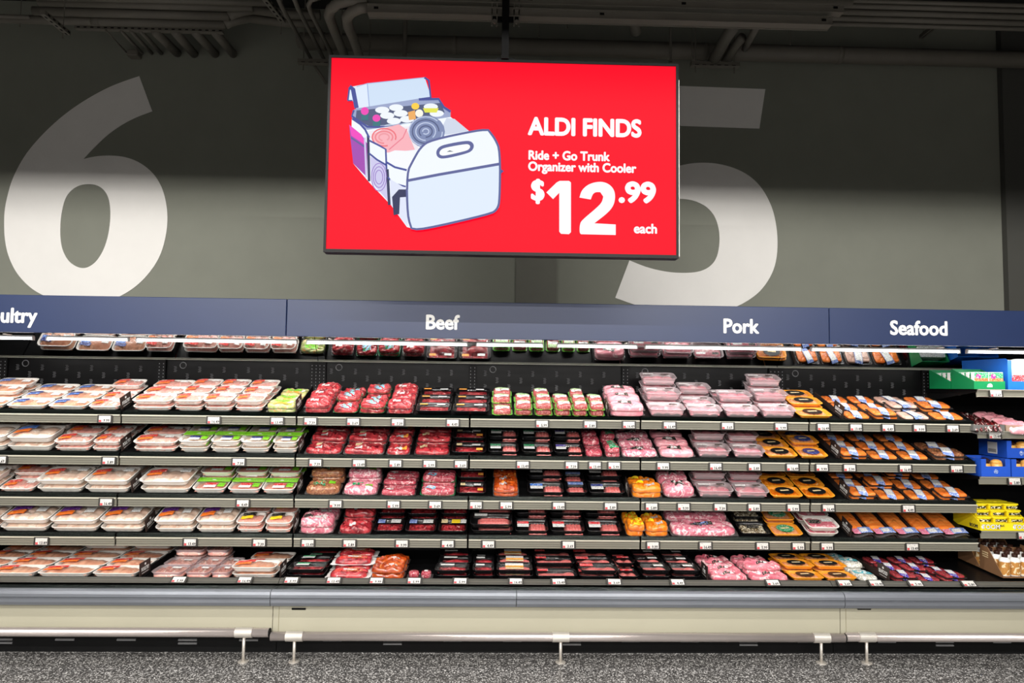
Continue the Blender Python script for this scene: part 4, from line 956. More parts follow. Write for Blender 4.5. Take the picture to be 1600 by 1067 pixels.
q.p('tray', tray_mb(.24, .17, .042, r=.034, wob=.003, m=9), 'foam'); q.p('meat', contents(.2, .13, .008, lumps(breasts(.24, .17, 3, .018, 12), .014)), 'pork')
q.p('film', MB().add(rrect(.236, .166, .036, .0425), [tuple(range(36))]), 'film', smooth=False)
q.p('label', patch(lambda x, y: .043, -.05, .0, .09, .05, 0, .001, 2, 1), 'l_dark'); q.p('weight_label', patch(lambda x, y: .043, .05, .02, .08, .04, 0, .001, 2, 1), 'l_white')
# orange trays
for key, desc, tr, col, sh in (('AA', 'orange tray of sausages, black oval label', 'orangetray', 'l_black', 'saus'), ('Ab', 'orange tray of sausages, blue oval label', 'orangetray', 'l_navy', 'saus'), ('Ac', 'yellow-orange tray of grilled fillets, black label', 'orangetray', 'l_black', 'marinade'), ('Ad', 'orange tray of burgers, green-black label', 'orangetray', 'l_green', 'saus')):
    q = K(key, desc, 'meat tray', 'orange_tray', .235, .155, .030, stackh=.032)
    q.p('tray', tray_mb(.235, .155, .030, flare=.012, rim=.010, r=.02, m=7), tr)
    q.p('meat', contents(.2, .125, .006, lumps([(-.075+.03*i, 0, .018, .066, .015, 0) for i in range(6)], .006)), sh)
    hf = lambda x, y: .031; q.p('film', MB().add(rrect(.226, .146, .02, .0305), [tuple(range(36))]), 'film', smooth=False)
    q.p('label', patch(hf, .005, .008, .135, .105, 0, .0008, 8, 8, 'oval'), col); q.p('label', patch(hf, .005, .010, .066, .018, 8, .0014, 2, 1), 'l_cream')
# salmon
for key, desc, mm, ang in (('AC', 'salmon fillet pack with blue and white band', 'salmon', -14), ('Af', 'white fish pack with blue and white band', 'salmonp', 8), ('Ag', 'spiced salmon pack in grey film', 'spice', -16), ('AF', 'dark red tuna pack, violet and white band', 'tuna', -20)):
    q = K(key, desc, 'seafood pack', 'fish_pack', .24, .160, .026, stackh=.026)
    mb, tp = pillow(.085, .13, .018, 61, lob=.1, p=.3); mb.v = [(x-.062, y, z+.002) for x, y, z in mb.v]; q.p('fillet', mb, mm)
    m2, tp2 = pillow(.09, .12, .018, 62, lob=.1, p=.3); m2.v = [(x+.058, y-.004, z+.002) for x, y, z in m2.v]; q.p('fillet', m2, mm)
    q.p('backing', sheet(.24, .155, .0, 63, wav=.002), 'darkfilm')
    hb = lambda x, y: .0245-.016*min(1, abs(y)/.08)**4
    q.p('band', patch(hb, .0, 0, .070, .152, ang, .002, 3, 8), 'l_bluew' if key != 'AF' else 'l_violet', label='paper band around the pack'); q.p('weight_label', patch(hb, .0, .004, .060, .094, ang, .0032, 2, 6), 'l_white'); q.p('film', patch(hb, 0, 0, .22, .14, 0, .0006, 8, 6), 'film')
q = K('Sd', 'long orange side of salmon, label at front', 'seafood pack', 'salmon_side', .19, .44, .040)
mb, tp = pillow(.15, .36, .032, 71, lob=.08); mb.v = [(x+.01*math.sin(y*8), y+.03, z+.004) for x, y, z in mb.v]; q.p('fillet', mb, 'salmon')
q.p('backing', sheet(.19, .44, 0, 72, wav=.003), 'darkfilm'); hb = lambda x, y: .036+.008*math.sin(x*22)
q.p('label', patch(hb, -.05, -.165, .06, .07, -6, .001, 3, 3), 'l_pinkw'); q.p('label', patch(hb, .035, -.165, .11, .075, -6, .001, 4, 3), 'l_bluew', label='blue and white label'); q.p('weight_label', patch(hb, .02, -.165, .06, .045, -6, .002, 2, 2), 'l_white')
q.p('wrapper', patch(lambda x, y: .020+.012*math.sin(x*28), 0, -.20, .18, .03, 0, .0, 10, 2), 'bagfilm')
# small square mince bricks
q = K('Z', 'small mince brick in lime green wrap', 'meat pack', 'mince_brick', .145, .13, .042, stackh=.043)
mb, tp = pillow(.125, .112, .042, 81, lob=.03, p=.25); q.p('meat', mb, 'groundd'); q.p('wrapper', sheet(.145, .13, .004, 82, wav=.004), 'limetray')
q.p('label', patch(tp, 0, .026, .104, .040, 3, .002), 'l_lime2'); q.p('weight_label', patch(tp, .0, -.004, .100, .030, 3, .0026), 'l_white')

ITEMS = []
ROWN = ['front row', 'second row', 'third row', 'back row', 'back row']
def put(key, loc, rot, sx=1, sy=1, rec=None):
    k = KINDS[key]; o = bpy.data.objects.new(k.name, None); C.objects.link(o); o.location = loc; o.rotation_euler = rot; o.scale = (sx, sy, 1)
    o.empty_display_size = .03
    for nm, me, lab in k.parts:
        c_ = bpy.data.objects.new(nm, me); c_.parent = o; C.objects.link(c_)
        if lab: c_['label'] = lab
    o['category'] = k.cat
    if rec is not None: ITEMS.append((o, k, rec))
    return o
def shelfpt(si, s_, off=0):
    Yf, z, ti, dp = SH[si]; a_ = R(ti); return Yf+s_*math.cos(a_)-off*math.sin(a_), z+s_*math.sin(a_)+off*math.cos(a_)
PYF = {1: 648, 2: 712, 3: 776, 4: 838, 5: 908}
def facing(si, x0, x1, key, stacks, d0=-.002, rz=0, skew=0):
    k = KINDS[key]; Yf, z, ti, dp = SH[si]; xm = (x0+x1)/2
    # pixel to metres along the shelf front
    Xa, Xb = at(x0, PYF[si], Yf).x, at(x1, PYF[si], Yf).x; X = (Xa+Xb)/2; sx = (Xb-Xa-.003)/k.w
    for j, n in enumerate(stacks):
        s_ = d0+k.d/2+j*k.pitch
        if s_+k.d/2 > dp+.02: break
        for l in range(n):
            y, zz = shelfpt(si, s_+(rng.uniform(-.006, .004) if l else 0), .0015+l*k.sh)
            jx = rng.uniform(-.003, .003)+(rng.uniform(-.006, .006) if l else 0)
            o = put(key, (X+jx+skew*j, y, zz), (R(ti), 0, R(rz+rng.uniform(-1.2, 1.2))), min(sx, 1.35), 1, (si, j, l, n, X))
SN = {1: 'top shelf', 2: 'second shelf', 3: 'third shelf', 4: 'fourth shelf', 5: 'bottom deck'}
L_ = {
1: [(-58,5,'A',(1,2,2)),(7,71,'A',(1,1,1)),(73,135,'A',(1,1,1)),(137,186,'B',(1,1,2)),(205,268,'B',(2,2,2)),(270,316,'Bn',(2,2,2)),(318,364,'Bn',(2,2,2)),(366,412,'Bn',(2,2,2)),(414,462,'I',(2,1,1)),
    (474,515,'J',(2,2,2)),(518,558,'Kg',(1,2,1)),(560,601,'Kg',(2,1,2)),(604,645,'J',(2,2,2)),(648,704,'L',(1,1,1)),(707,765,'L',(1,1,1)),
    (768,801,'Z',(1,2,2)),(804,833,'Z',(2,2,1)),(835,864,'Z',(2,2,2)),(866,893,'Z',(2,2,1)),(895,920,'Z',(2,2,2)),(922,947,'Z',(2,2,1)),(953,1008,'U',(2,2,2)),
    (1014,1073,'V',(1,2,3)),(1075,1130,'V2',(1,1,2)),(1132,1188,'V2',(1,2,1)),(1190,1245,'V',(1,2,3)),(1248,1302,'AA',(1,2,2)),
    (1322,1364,'AC',(1,1,1)),(1366,1408,'AC',(2,1,1)),(1411,1459,'Af',(1,2,1)),(1461,1512,'AC',(1,2,1))],
2: [(-70,8,'D',(2,2)),(10,80,'D',(2,2)),(83,140,'B',(2,2,1)),(143,186,'B',(2,2,1)),(207,276,'B',(2,2,1)),(278,325,'E',(2,2)),(327,374,'E',(2,2)),(376,422,'E',(2,2)),(424,464,'E',(2,2)),
    (474,533,'Jl',(1,2,2)),(535,600,'Jl',(1,2,2)),(602,640,'Js',(1,2,2)),(645,702,'Jk',(1,2,2)),(705,760,'Lb',(1,2)),(762,811,'Mgr',(1,2)),(814,864,'Mgr',(1,2)),(866,913,'Mpu',(1,2)),
    (915,943,'Mb',(1,2,2)),(946,970,'Mg',(2,1,2)),(972,1030,'Um',(1,1,1)),(1032,1088,'U',(1,1,1)),(1090,1144,'V',(1,2)),(1146,1197,'V2',(1,2)),(1199,1248,'AA',(1,1,1)),(1250,1295,'Ab',(1,2,1)),
    (1314,1360,'AC',(2,1,1)),(1362,1408,'AC',(1,1,1)),(1410,1456,'AC',(1,1,1)),(1459,1514,'Ag',(2,1))],
3: [(-60,-5,'Bw',(2,2)),(-3,52,'B',(1,2,1)),(55,128,'Bw',(2,2)),(131,202,'Bw',(2,2)),(218,297,'Bw',(2,2)),(299,352,'F',(1,2,1)),(354,406,'F',(1,2,1)),(408,460,'F',(1,2,1)),
    (475,531,'O',(1,2)),(534,590,'Pg',(1,2)),(594,650,'Q',(1,2,2)),(655,711,'Km',(1,2,1)),(713,760,'Lb',(1,2)),(770,811,'Rb',(2,1,1)),(824,882,'Mbl',(1,2)),(884,919,'Mbs',(1,1)),(921,978,'Mna',(1,2)),
    (987,1035,'Wo',(2,1)),(1037,1088,'X',(1,1)),(1090,1147,'V',(1,2)),(1149,1203,'V2',(1,2)),(1206,1256,'Ac',(1,1,1)),(1258,1306,'Ac',(1,1,1)),
    (1328,1373,'AC',(2,1,1)),(1375,1420,'AC',(1,2,1)),(1422,1467,'AC',(1,1,2)),(1469,1516,'AC',(2,1,1))],
4: [(-76,-3,'C',(2,2)),(-1,75,'C',(2,2)),(78,153,'C',(2,2)),(155,224,'C',(2,2)),(240,303,'C',(2,2)),(305,366,'C',(2,2)),(369,411,'G',(2,2)),(413,455,'G',(2,2)),
    (466,521,'X2',(2,1)),(527,580,'Jr',(1,2)),(582,630,'N1',(1,2)),(632,682,'N1',(1,2)),(684,730,'N2',(1,2)),(735,802,'Mla',(2,2)),(804,858,'Mre',(1,2)),(860,915,'Mre',(1,2)),(917,972,'Mre',(1,2)),
    (979,1007,'Wp',(2,1)),(1009,1046,'Wo',(2,1)),(1048,1155,'Y',(1,1)),(1157,1206,'Vg',(1,2)),(1208,1256,'Ad',(1,2)),(1262,1312,'AB',(2,2)),
    (1334,1366,'Sd',(1,)),(1368,1402,'Sd',(1,)),(1404,1438,'Sd',(1,)),(1440,1476,'Sd',(1,)),(1478,1516,'Sd',(1,))],
5: [(-85,-22,'Bd',(1,1,1,1)),(-20,52,'Bd',(1,1,1,1)),(54,138,'Bd',(1,1,1,2)),(140,211,'Bd',(1,1,1,2)),(233,284,'H',(1,1,2)),(286,325,'H',(1,1,2)),(327,357,'H',(1,1)),(360,431,'Bd',(2,1,1)),
    (446,505,'Lg',(2,2,1,2)),(508,575,'S',(1,2,2)),(577,631,'Rw',(2,2,1)),(634,676,'T',(1,)),(678,735,'L2',(2,2,2)),(738,773,'L2',(2,2,1)),(776,834,'Bu',(2,2,2,2)),(837,903,'Br',(1,2,2)),(905,966,'Bq',(2,2,2)),(968,1001,'Bs',(1,2,1)),
    (1004,1049,'Tk',(2,2,2)),(1051,1096,'Tk',(2,2,2)),(1113,1172,'Lp',(1,1,1,1)),(1174,1236,'Lp',(1,2,1,1)),(1239,1290,'AA',(1,2,2)),(1292,1342,'AA',(1,2,2)),(1345,1376,'AE',(1,2,1)),
    (1398,1437,'AF',(2,2,2)),(1439,1476,'AF',(1,2,2)),(1478,1515,'AF',(2,1,2))]}
for si, rows in L_.items():
    for (x0, x1, key, st_) in rows: facing(si, x0, x1, key, st_)
# labels that single each pack out
ORD = ['first', 'second', 'third', 'fourth', 'fifth', 'sixth', 'seventh', 'eighth', 'ninth', 'tenth']
groups = {}
for o, k, (si, j, l, n, X) in ITEMS: groups.setdefault((k.desc, si, j, l), []).append((X, o, n))
rowsmax = {}
for o, k, (si, j, l, n, X) in ITEMS: rowsmax[k.desc, si] = max(rowsmax.get((k.desc, si), 0), j)
for (desc, si, j, l), L0 in groups.items():
    L0.sort(key=lambda t: t[0]); jm = rowsmax[desc, si]
    rn = '' if jm == 0 else ('front row' if j == 0 else ('back row' if j == jm else ('middle row' if jm == 2 else ROWN[j])))
    nw = len(L0)
    for i, (X, o, n) in enumerate(L0):
        lv = '' if n == 1 and all(t[2] == 1 for t in L0) else ('upper' if l else 'lower' if n > 1 else 'single')
        if l == 2: lv = 'topmost'
        if l == 1 and n == 3: lv = 'middle'
        pos = '' if nw == 1 else ('leftmost' if i == 0 else 'rightmost' if i == nw-1 else '%s from left' % ORD[i])
        bits = [SN[si], ' '.join(x for x in (lv, rn) if x), pos]
        o['label'] = desc+', '+', '.join(b_ for b_ in bits if b_)
        o['group'] = k_group = 'packs like the %s' % desc

# ------------------------------------------------------------------ divider signs
WORDN = {1: 'top shelf', 2: 'second shelf', 3: 'third shelf', 4: 'fourth shelf', 5: 'bottom deck'}
def divider(si, px, word, face, where):
    Yf, z, ti, dp = SH[si]; X = at(px, PYF[si], Yf).x
    y, zz = shelfpt(si, .004, .001); o = empty('divider_sign', (X, y, zz), (R(ti), 0, 0))
    dark = 'brown' if word == 'SEAFOOD' else 'dark'
    tag(o, '%s divider sign reading %s, %s, %s' % (dark, word, WORDN[si], where), 'divider', 'section divider signs')
    MB().box(-.001, .001, .03, dp-.03 if si < 5 else .5, 0, .042).build('divider_plate', 'brownsign' if dark == 'brown' else 'blackm', o)
    MB().bevbox(-.012, .012, .05, .12, 0, .006, .001).build('foot', 'blackm', o)
    pl = MB().add([(-.0015, 0, .012), (-.0015, .15, .012), (-.0015, .15, .098), (-.0015, 0, .098), (.0015, 0, .012), (.0015, .15, .012), (.0015, .15, .098), (.0015, 0, .098)],
                  [(0, 3, 2, 1), (4, 5, 6, 7), (0, 1, 5, 4), (1, 2, 6, 5), (2, 3, 7, 6), (3, 0, 4, 7)]).build('sign_plate', 'brownsign', o)
    for s_ in (-1, 1):
        rot = (R(90), 0, R(90) if s_ > 0 else R(-90)); x = .0022*s_
        text(word, (x, .075, .038), .034, 'sign_white', pl, rot=rot, off=.0008, ext=.0001, sx=.72, name='lettering')
        b_ = MB().box(x-.0001, x+.0001, .03, .12, .022, .025); 
        n_ = 8; b_.add([(x+.0001*s_, .075+.012*math.cos(a_*math.pi/4), .078+.008*math.sin(a_*math.pi/4)) for a_ in range(n_)], [tuple(range(n_))]); b_.build('emblem', 'sign_white', pl)
for si, px, w_, fc, wh in [(1,189,'POULTRY',1,'left'),(1,463,'POULTRY',1,'beside the beef'),(1,950,'PORK',1,'left of the pork'),(1,1317,'SEAFOOD',-1,'left of the salmon'),
    (2,190,'POULTRY',1,'left'),(2,467,'POULTRY',1,'beside the beef'),(2,1311,'SEAFOOD',-1,'left of the salmon'),
    (3,206,'POULTRY',1,'left'),(3,465,'POULTRY',1,'beside the beef'),(3,982,'PORK',1,'left of the pork'),(3,1325,'SEAFOOD',-1,'left of the salmon'),
    (4,228,'POULTRY',1,'left'),(4,459,'POULTRY',1,'beside the pork'),(4,1329,'SEAFOOD',-1,'left of the salmon'),
    (5,217,'POULTRY',1,'left'),(5,437,'POULTRY',1,'beside the beef'),(5,1106,'PORK',1,'left of the pork'),(5,1390,'SEAFOOD',-1,'left of the tuna')]:
    divider(si, px, w_, fc, wh)

# ------------------------------------------------------------------ price tags in the rails
holder = MB().box(-.052, .052, -.004, .002, -.029, .029).build('holder', 'taghold', link=False)
card = MB().box(-.040, .040, -.0055, -.004, -.022, .022).build('card', 'card', link=False)
redp = MB().box(-.039, -.022, -.0062, -.0055, -.021, -.006).build('red_patch', 'cardred', link=False)
PR = ['3.69', '13.49', '5.89', '4.49', '9.99', '7.39', '16.49', '5.99']
def ptag(loc, rot, lab, price):
    o = bpy.data.objects.new('price_tag', None); C.objects.link(o); o.location = loc; o.rotation_euler = rot; o.empty_display_size = .02
    tag(o, lab, 'price tag', 'price tags in the rails')
    for nm, me in (('holder', holder), ('card', card), ('red_patch', redp)):
        c_ = bpy.data.objects.new(nm, me); c_.parent = o; C.objects.link(c_)
    if price: text(price, (.013, -.0058, -.019), .027, 'ink', o, off=.0008, ext=.0002, sx=.9, name='price_print', res=1)
RAILS = {1: [164,334,433,485,552,621.6,707.5,847,922,982.5,1046,1136.6,1220,1286,1337,1387,1436,1488], 2: [0,170,373,493,561,618,671,720,817,893,929.5,959.6,1036,1118,1178.5,1238,1284,1327,1414,1494],
 3: [166,379.5,524.5,615,680,743.6,791,873,954,1018,1068,1125,1178,1239,1294,1419], 4: [65,297,405,481,546,628,699.6,763,888,1020,1102,1191,1247,1292,1425],
 5: [279,382,455,521,588,647,719,806,873,960,1059,1208,1320,1369,1431,1514]}
NUMW = ['first','second','third','fourth','fifth','sixth','seventh','eighth','ninth','tenth','eleventh','twelfth','thirteenth','fourteenth','fifteenth','sixteenth','seventeenth','eighteenth','nineteenth','twentieth']
for si, L0 in RAILS.items():
    Yf, z, ti, dp = SH[si]
    for i, px in enumerate(L0):
        lab = 'small white price tag, %s from left, rail of the %s' % (NUMW[i], WORDN[si])
        if si < 5: ptag((at(px, PYF[si]+12, Yf-.012).x, Yf-.0125, z-.052), (R(-4), 0, 0), lab, PR[int(px) % 8])
        else:
            zr = EYE-1.315; ptag((at(px, 911, .215).x, .218, zr+.032), (R(-58), 0, R(rng.uniform(-3, 3))), lab, PR[int(px) % 8])
for i, (px, k) in enumerate(((1554, 0), (1552, 1), (1583, 2), (1598, 3))):
    Y = .50; ptag((at(px, FLAT[k][0], Y).x, Y-.010, FZ[k]-.030), (R(-8), 0, 0), 'white price tag at the far right, rail under the %s' % ['green cases', 'dry sausages', 'blue pastry cases', 'yellow dip case'][k], PR[i])

# ------------------------------------------------------------------ right end of the case: cartons and tubs
mk('tublab', printed('tub_print', (52, 48, 24), (238, 232, 200), 70, 160, .56)); mk('tan_print', printed('bottle_print', (196, 138, 70), (244, 222, 180), 40, 40, .55)); mk('greencard', plain('green_card', (8, 122, 70), .4, var=.04)); mk('bluecard', plain('blue_card', (24, 100, 196), .4, var=.04)); mk('bluecard2', plain('royal_blue_card', (34, 84, 196), .4, var=.04))
mk('greycard', plain('grey_card', (104, 104, 102), .5)); mk('tancard', plain('tan_card', (160, 136, 118), .5)); mk('yellow', plain('yellow_card', (246, 224, 30), .4, var=.03)); mk('brownc', plain('brown_card', (132, 96, 66), .6, var=.05))
def case(name, px0, px1, py, Y, dep, hb, hf, mat, lab, wall=.004, kind='slope', sidecut=.0):
    a_, b_ = at(px0, py, Y), at(px1, py, Y); z = a_.z; w = b_.x-a_.x
    o = empty(name, (a_.x, Y, z)); tag(o, lab, 'carton')
    prof = [(0, 0), (dep, 0), (dep, hb), (sidecut, hb), (0, hf)] if kind == 'slope' else [(0, 0), (dep, 0), (dep, hb), (0, hb)]
    MB().prism_x(prof, 0, wall).build('side_panel', mat, o); MB().prism_x(prof, w-wall, w).build('side_panel', mat, o)
    MB().box(wall, w-wall, 0, wall, 0, hf).build('front_panel', mat, o); MB().box(wall, w-wall, dep-wall, dep, 0, hb).build('back_panel', mat, o)
    MB().box(wall, w-wall, wall, dep-wall, 0, wall).build('base_panel', mat, o)
    return o, w
# green cases with ready meals
z0 = FZ[0]+.001
def gcase(Y, lab, front):
    xl = at(1523, 608, .50).x; o = None
    a_ = Vector((xl, Y, z0)); w = at(1571.5, 608, .50).x-xl; o = empty('green_case', a_); tag(o, lab, 'carton', 'green display cases')
    dep, hb, hf = .255, .150, .058; prof = [(0, 0), (dep, 0), (dep, hb), (dep-.01, hb), (0, hf)]
    for p, q in ((0, .004), (w-.004, w)): MB().prism_x(prof, p, q).build('side_panel', 'greencard', o)
    MB().box(.004, w-.004, 0, .004, 0, hf).build('front_panel', 'greencard', o); MB().box(.004, w-.004, dep-.004, dep, 0, hb).build('back_panel', 'greencard', o)
    MB().box(.004, w-.004, .004, dep-.004, 0, .004).build('base_panel', 'greencard', o)
    if front: MB().add([(w*.5-.02, -.001, .015), (w*.5+.02, -.001, .015), (w*.5+.02, -.001, .03), (w*.5+.008, -.001, .042), (w*.5-.012, -.001, .036)], [(0, 1, 2, 3, 4)]).build('emblem', 'sign_white', o)
    for i in range(2):
        for j in range(4):
            pw = (w-.014)/2; c_ = empty('meal_carton', (xl+.006+pw/2+i*(pw+.002), Y+.020+j*.055, z0+.005))
            tag(c_, 'green meal carton with magenta dot, %s column, %s in the %s green case' % (['left', 'right'][i], ['front', 'second', 'third', 'rear'][j], 'front' if front else 'rear'), 'food carton', 'meal cartons in the green cases')
            h_ = .085+.016*j
            MB().bevbox(-pw/2, pw/2, -.012, .022, 0, .118, .002).build('box', 'l_white' if j else 'sign_white', c_)
            MB().box(-pw/2+.002, pw/2-.002, -.0135, -.0125, .075, .116).build('top_print', 'l_green', c_)
            MB().box(-pw/2+.002, pw/2-.002, -.0135, -.0125, .03, .074).build('dish_picture', 'l_picture', c_)
            n_ = 12; MB().add([(-pw*.2+.02*math.cos(a*math.pi/6), -.0142, .088+.018*math.sin(a*math.pi/6)) for a in range(n_)], [tuple(range(n_))]).build('magenta_dot', 'l_magenta', c_)
gcase(.505, 'green cut-away case, front one on the upper right shelf', True); gcase(.775, 'green cut-away case standing behind the front green case', False)
# tall blue case with a red and white pack
xl = at(1577, 608, .50).x; o = empty('blue_case', (xl, .51, z0)); tag(o, 'tall blue case right of the green cases', 'carton')
for p, q in ((0, .004), (.33, .334)): MB().prism_x([(0, 0), (.5, 0), (.5, .225), (.02, .225), (0, .21)], p, q).build('side_panel', 'bluecard', o)
MB().box(.004, .33, 0, .004, 0, .06).build('front_panel', 'bluecard', o); MB().box(.004, .33, .496, .5, 0, .225).build('back_panel', 'bluecard', o); MB().box(.004, .33, .004, .496, 0, .004).build('base_panel', 'bluecard', o)
MB().box(.004, .03, 0, .004, .06, .21).build('front_flap', 'bluecard', o)
for j in range(3):
    c_ = empty('pouch', (xl+.16, .55+j*.14, z0+.006)); tag(c_, 'white and red pouch standing in the tall blue case, %s' % ['front', 'middle', 'rear'][j], 'pouch', 'pouches in the tall blue case')
    mb, tp = pillow(.25, .21, .05, 90+j, lob=.08); mb.v = [(x, -z_+.03, y+.115) for x, y, z_ in mb.v]; mb.build('body', 'sign_white', c_, smooth=True)
    MB().bevbox(-.118, .118, -.026, -.0205, .03, .10, .002).build('red_band', 'l_redw', c_)
# grey case of dry sausages, tan case of ham
z1 = FZ[1]+.001
for (p0, p1, mat, lab, nm, mm, n) in ((1521, 1570, 'greycard', 'grey tray case of dry sausage packs', 'grey_case', 'darksaus', 4), (1572, 1621, 'tancard', 'tan tray case of sliced ham packs at the photo edge', 'tan_case', 'porkp', 4)):
    o, w = case(nm, p0, p1, 673, .50, .46, .045, .042, mat, lab)
    o.location.z = z1; x_ = o.location.x
    for cx, r_ in ((w/2, .012),):
        MB().tube([(cx, -.0005, .022), (cx, -.0012, .022)], r_, 14).build('emblem', 'l_white', o)
    for j in range(n):
        c_ = empty('sausage_pack' if n and mm == 'darksaus' else 'ham_pack', (x_+w/2, .55+j*.1, z1+.006+j*.018), (R(24), 0, R(0 if mm != 'darksaus' else -16)))
        tag(c_, ('pack of dark dry sausages, %s in the grey case' if mm == 'darksaus' else 'pack of pale pink ham, %s in the tan case') % ['front', 'second', 'third', 'rear'][j], 'meat pack', 'packs in the grey and tan cases')
        mb = MB()
        if mm == 'darksaus':
            for k in range(6): mb.tube([(-.075+k*.03, -.08, .03), (-.07+k*.03, 0, .036), (-.075+k*.03, .08, .03)], [.009, .0125, .009], 8)
        else: mb, tp = pillow(.19, .16, .05, 95, lob=.1)
        q_ = mb.build('meat', mm, c_, smooth=True)
        if mm == 'darksaus': q_['kind'] = 'stuff'
        sheet(.21, .19, .010, 96+j).build('wrapper', 'bagfilm', c_, smooth=True)
# royal blue cases with pastries
z2 = FZ[2]+.001
def pcase(px0, px1, Y, z, lab, bar=False):
    xl, xr = at(px0, 745, .50).x, at(px1, 745, .50).x; w = xr-xl; o = empty('pastry_case', (xl, Y, z)); tag(o, lab, 'carton', 'royal blue pastry cases')
    for p, q in ((0, .004), (w-.004, w)): MB().prism_x([(0, 0), (.30, 0), (.30, .125), (0, .125)], p, q).build('side_panel', 'bluecard2', o)
    MB().box(.004, w-.004, 0, .004, 0, .072).build('front_panel', 'bluecard2', o); MB().box(.004, w-.004, .296, .3, 0, .125).build('back_panel', 'bluecard2', o); MB().box(.004, w-.004, .004, .296, 0, .004).build('base_panel', 'bluecard2', o)
    for p, q in ((.004, .035), (w-.035, w-.004)): MB().box(p, q, 0, .004, .072, .125).build('front_flap', 'bluecard2', o)
    MB().tube([(w/2, -.0003, .036), (w/2, -.0012, .036)], .016, 16).build('emblem', 'l_bluew', o)
    if bar:
        b_ = MB().box(-.0012, 0, .10, .20, .02, .105).build('sticker', 'sign_white', o)
        m_ = MB(); y_ = .11
        while y_ < .19: m_.box(-.0018, -.0012, y_, y_+.003, .03, .055); y_ += .0065
        q_ = m_.build('barcode', 'ink', b_); q_['kind'] = 'stuff'
    for k in range(2):
        for j in range(2):
            c_ = empty('pastry', (xl+w*(.29+.42*k), Y+.06+j*.12, z+.005)); tag(c_, 'round glazed pastry, %s %s in %s' % (['left', 'right'][k], ['front', 'rear'][j], lab.split(' with')[0]), 'pastry', 'pastries in the blue cases')
            R_ = [[(.042*r_*math.cos(a*math.pi/8), .042*r_*math.sin(a*math.pi/8), h_) for a in range(16)] for r_, h_ in ((.7, 0), (1, .02), (1, .06), (.92, .085), (.7, .10))]
            MB().loft(R_).build('dough', 'bread', c_, smooth=True)
            R_ = [[(.042*r_*math.cos(a*math.pi/8), .042*r_*math.sin(a*math.pi/8), h_) for a in range(16)] for r_, h_ in ((.95, .085), (.75, .103), (.35, .112), (.1, .113))]
            MB().loft(R_).build('glaze', 'choc' if (k+j) % 2 == 0 else 'bread', c_, smooth=True)
pcase(1534.5, 1580, .505, z2, 'left lower blue pastry case'); pcase(1582, 1628, .505, z2, 'right lower blue pastry case')
pcase(1584, 1630, .56, z2+.128, 'upper blue pastry case with a barcode on its side', True)
# yellow case with dip tubs
z3 = FZ[3]+.001; xl = at(1533, 829, .50).x; w = .36; o = empty('yellow_case', (xl, .505, z3)); tag(o, 'yellow display case reading TOOM GARLIC DIP', 'carton')
pf = [(0, 0), (.30, 0), (.30, .165), (.22, .165), (0, .055)]
for p, q in ((0, .004), (w-.004, w)): MB().prism_x(pf, p, q).build('side_panel', 'yellow', o)
fp = MB().box(.004, w-.004, 0, .004, 0, .052).build('front_panel', 'yellow', o); MB().box(.004, w-.004, .296, .3, 0, .165).build('back_panel', 'yellow', o); MB().box(.004, w-.004, .004, .296, 0, .004).build('base_panel', 'yellow', o)
for k in range(2):
    dx = .05+.23*k
    MB().add([(dx-.034+.012*math.cos(a*math.pi/2), -.001, .026+.016*math.sin(a*math.pi/2)) for a in range(4)], [(0, 1, 2, 3)]).build('emblem', 'sign_white', fp)
    text('TOOM', (dx+.026, -.0012, .012), .044, 'ink', fp, off=.0024, ext=.0001, name='lettering_outline'); text('TOOM', (dx+.026, -.0016, .012), .044, 'sign_white', fp, off=.0008, ext=.0001)
    text('GARLIC', (dx+.070, -.0012, .028), .020, 'ink', fp, off=.0006, ext=.0001, align='LEFT', sx=.8); text('DIP', (dx+.070, -.0012, .010), .020, 'ink', fp, off=.0006, ext=.0001, align='LEFT', sx=.8)
text('BOOM!', (-.0012, .07, .012), .034, 'ink', o, rot=(R(90), 0, R(-90)), off=.0012, ext=.0001, sx=.8)
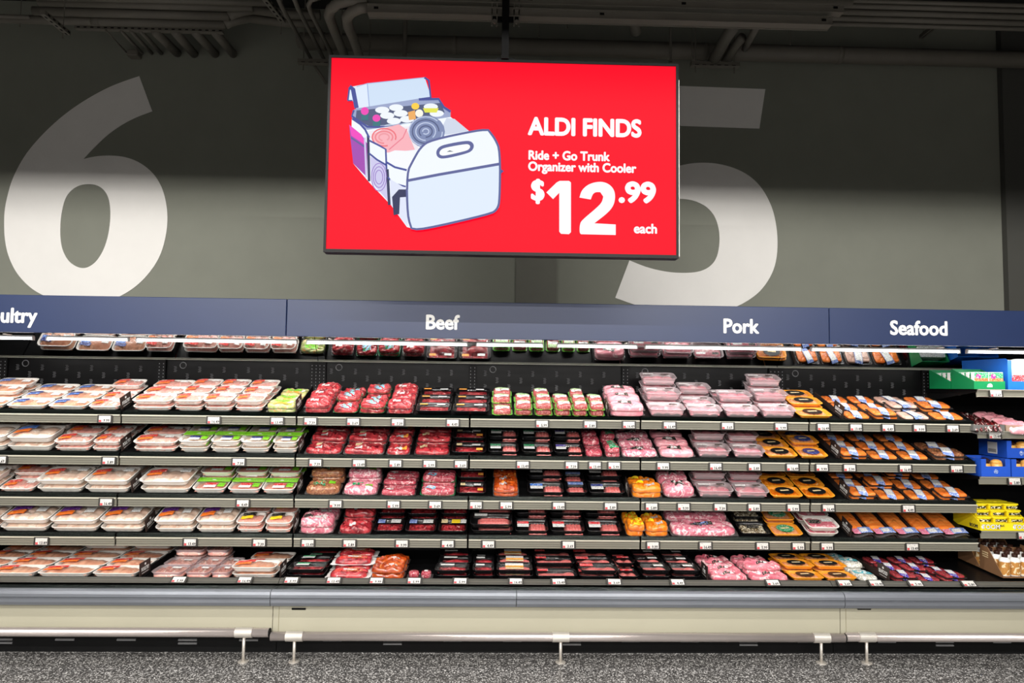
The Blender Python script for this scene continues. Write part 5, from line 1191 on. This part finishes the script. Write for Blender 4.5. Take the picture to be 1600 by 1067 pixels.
for lvl in range(4):
    for r_ in range(1 if lvl < 3 else 2):
        for k in range(3):
            c_ = empty('dip_tub', (xl+.062+k*.117, .565+lvl*.024+r_*.11, z3+.006+lvl*.043))
            tag(c_, 'yellow garlic dip tub, %s level, %s, in the yellow case%s' % (['lowest', 'second', 'third', 'top'][lvl], ['left', 'middle', 'right'][k], ', rear' if r_ else ''), 'tub', 'tubs in the yellow case')
            def rr(s_, z_): return rrect(.112*s_, .10*s_, .02, z_, n=3, m=1)
            MB().loft([rr(.8, 0), rr(.9, .03), rr(.92, .032)]).build('tub_body', 'l_dark' if False else 'yellow', c_, smooth=False)
            MB().loft([rr(.98, .031), rr(1, .033), rr(1, .040), rr(.96, .042)]).build('lid', 'yellow', c_)
            MB().box(-.040, .040, -.0480, -.0440, .006, .024).build('label', 'tublab', c_)
# brown cases with bottles on the deck
Yd, zd, td, dd = SH[5]
def bcase(Y, lab, nm_):
    xl = at(1569, 905, .35).x; z = zd+(Y-Yd)*math.tan(R(td))+.013; w = .30; o = empty('brown_case', (xl, Y, z), (R(td), 0, 0)); tag(o, lab, 'carton', 'brown bottle cases')
    pf = [(0, 0), (.235, 0), (.235, .17), (.16, .17), (0, .012)]
    for i, (p, q) in enumerate(((0, .004), (w-.004, w))):
        sp = MB().prism_x(pf, p, q).build('side_panel', 'brownc', o)
        if i == 0:
            for t_, zz in (('COFFEE', .105), ('CREAMER', .085)) if 0 else (): pass
            for zz in (.125, .11, .095): MB().box(-.001, 0, .15, .21, zz, zz+.006).build('print', 'l_cream', sp)
    MB().box(.004, w-.004, 0, .004, 0, .012).build('front_panel', 'brownc', o); MB().box(.004, w-.004, .231, .235, 0, .15).build('back_panel', 'brownc', o); MB().box(.004, w-.004, .004, .231, 0, .003).build('base_panel', 'brownc', o)
    for j in range(3):
        for k in range(4):
            c_ = empty('drink_bottle', (xl+.040+k*.072, Y+.042+j*.075, z+.0045+(.042+j*.075)*math.tan(R(td))), (R(td), 0, 0))
            tag(c_, 'white bottle with brown cap, %s column, %s, %s brown case' % (['first', 'second', 'third', 'fourth'][k], ['front row', 'middle row', 'back row'][j], nm_), 'bottle', 'bottles in the brown cases')
            def rr(s_, z_): return [(s_*math.cos(a*math.pi/8), s_*math.sin(a*math.pi/8), z_) for a in range(16)]
            MB().loft([rr(.031, 0), rr(.034, .006), rr(.034, .105), rr(.030, .118), rr(.018, .128), rr(.016, .136)]).build('bottle_body', 'sign_white', c_, smooth=False)
            MB().loft([rr(.0345, .01), rr(.0345, .10)], False, False).build('label', 'tan_print', c_)
            MB().loft([rr(.019, .130), rr(.019, .150), rr(.017, .152)]).build('cap', 'choc', c_)
bcase(.36, 'front brown cut-away case of bottles on the deck', 'front'); bcase(.60, 'rear brown cut-away case of bottles, partly hidden', 'rear')
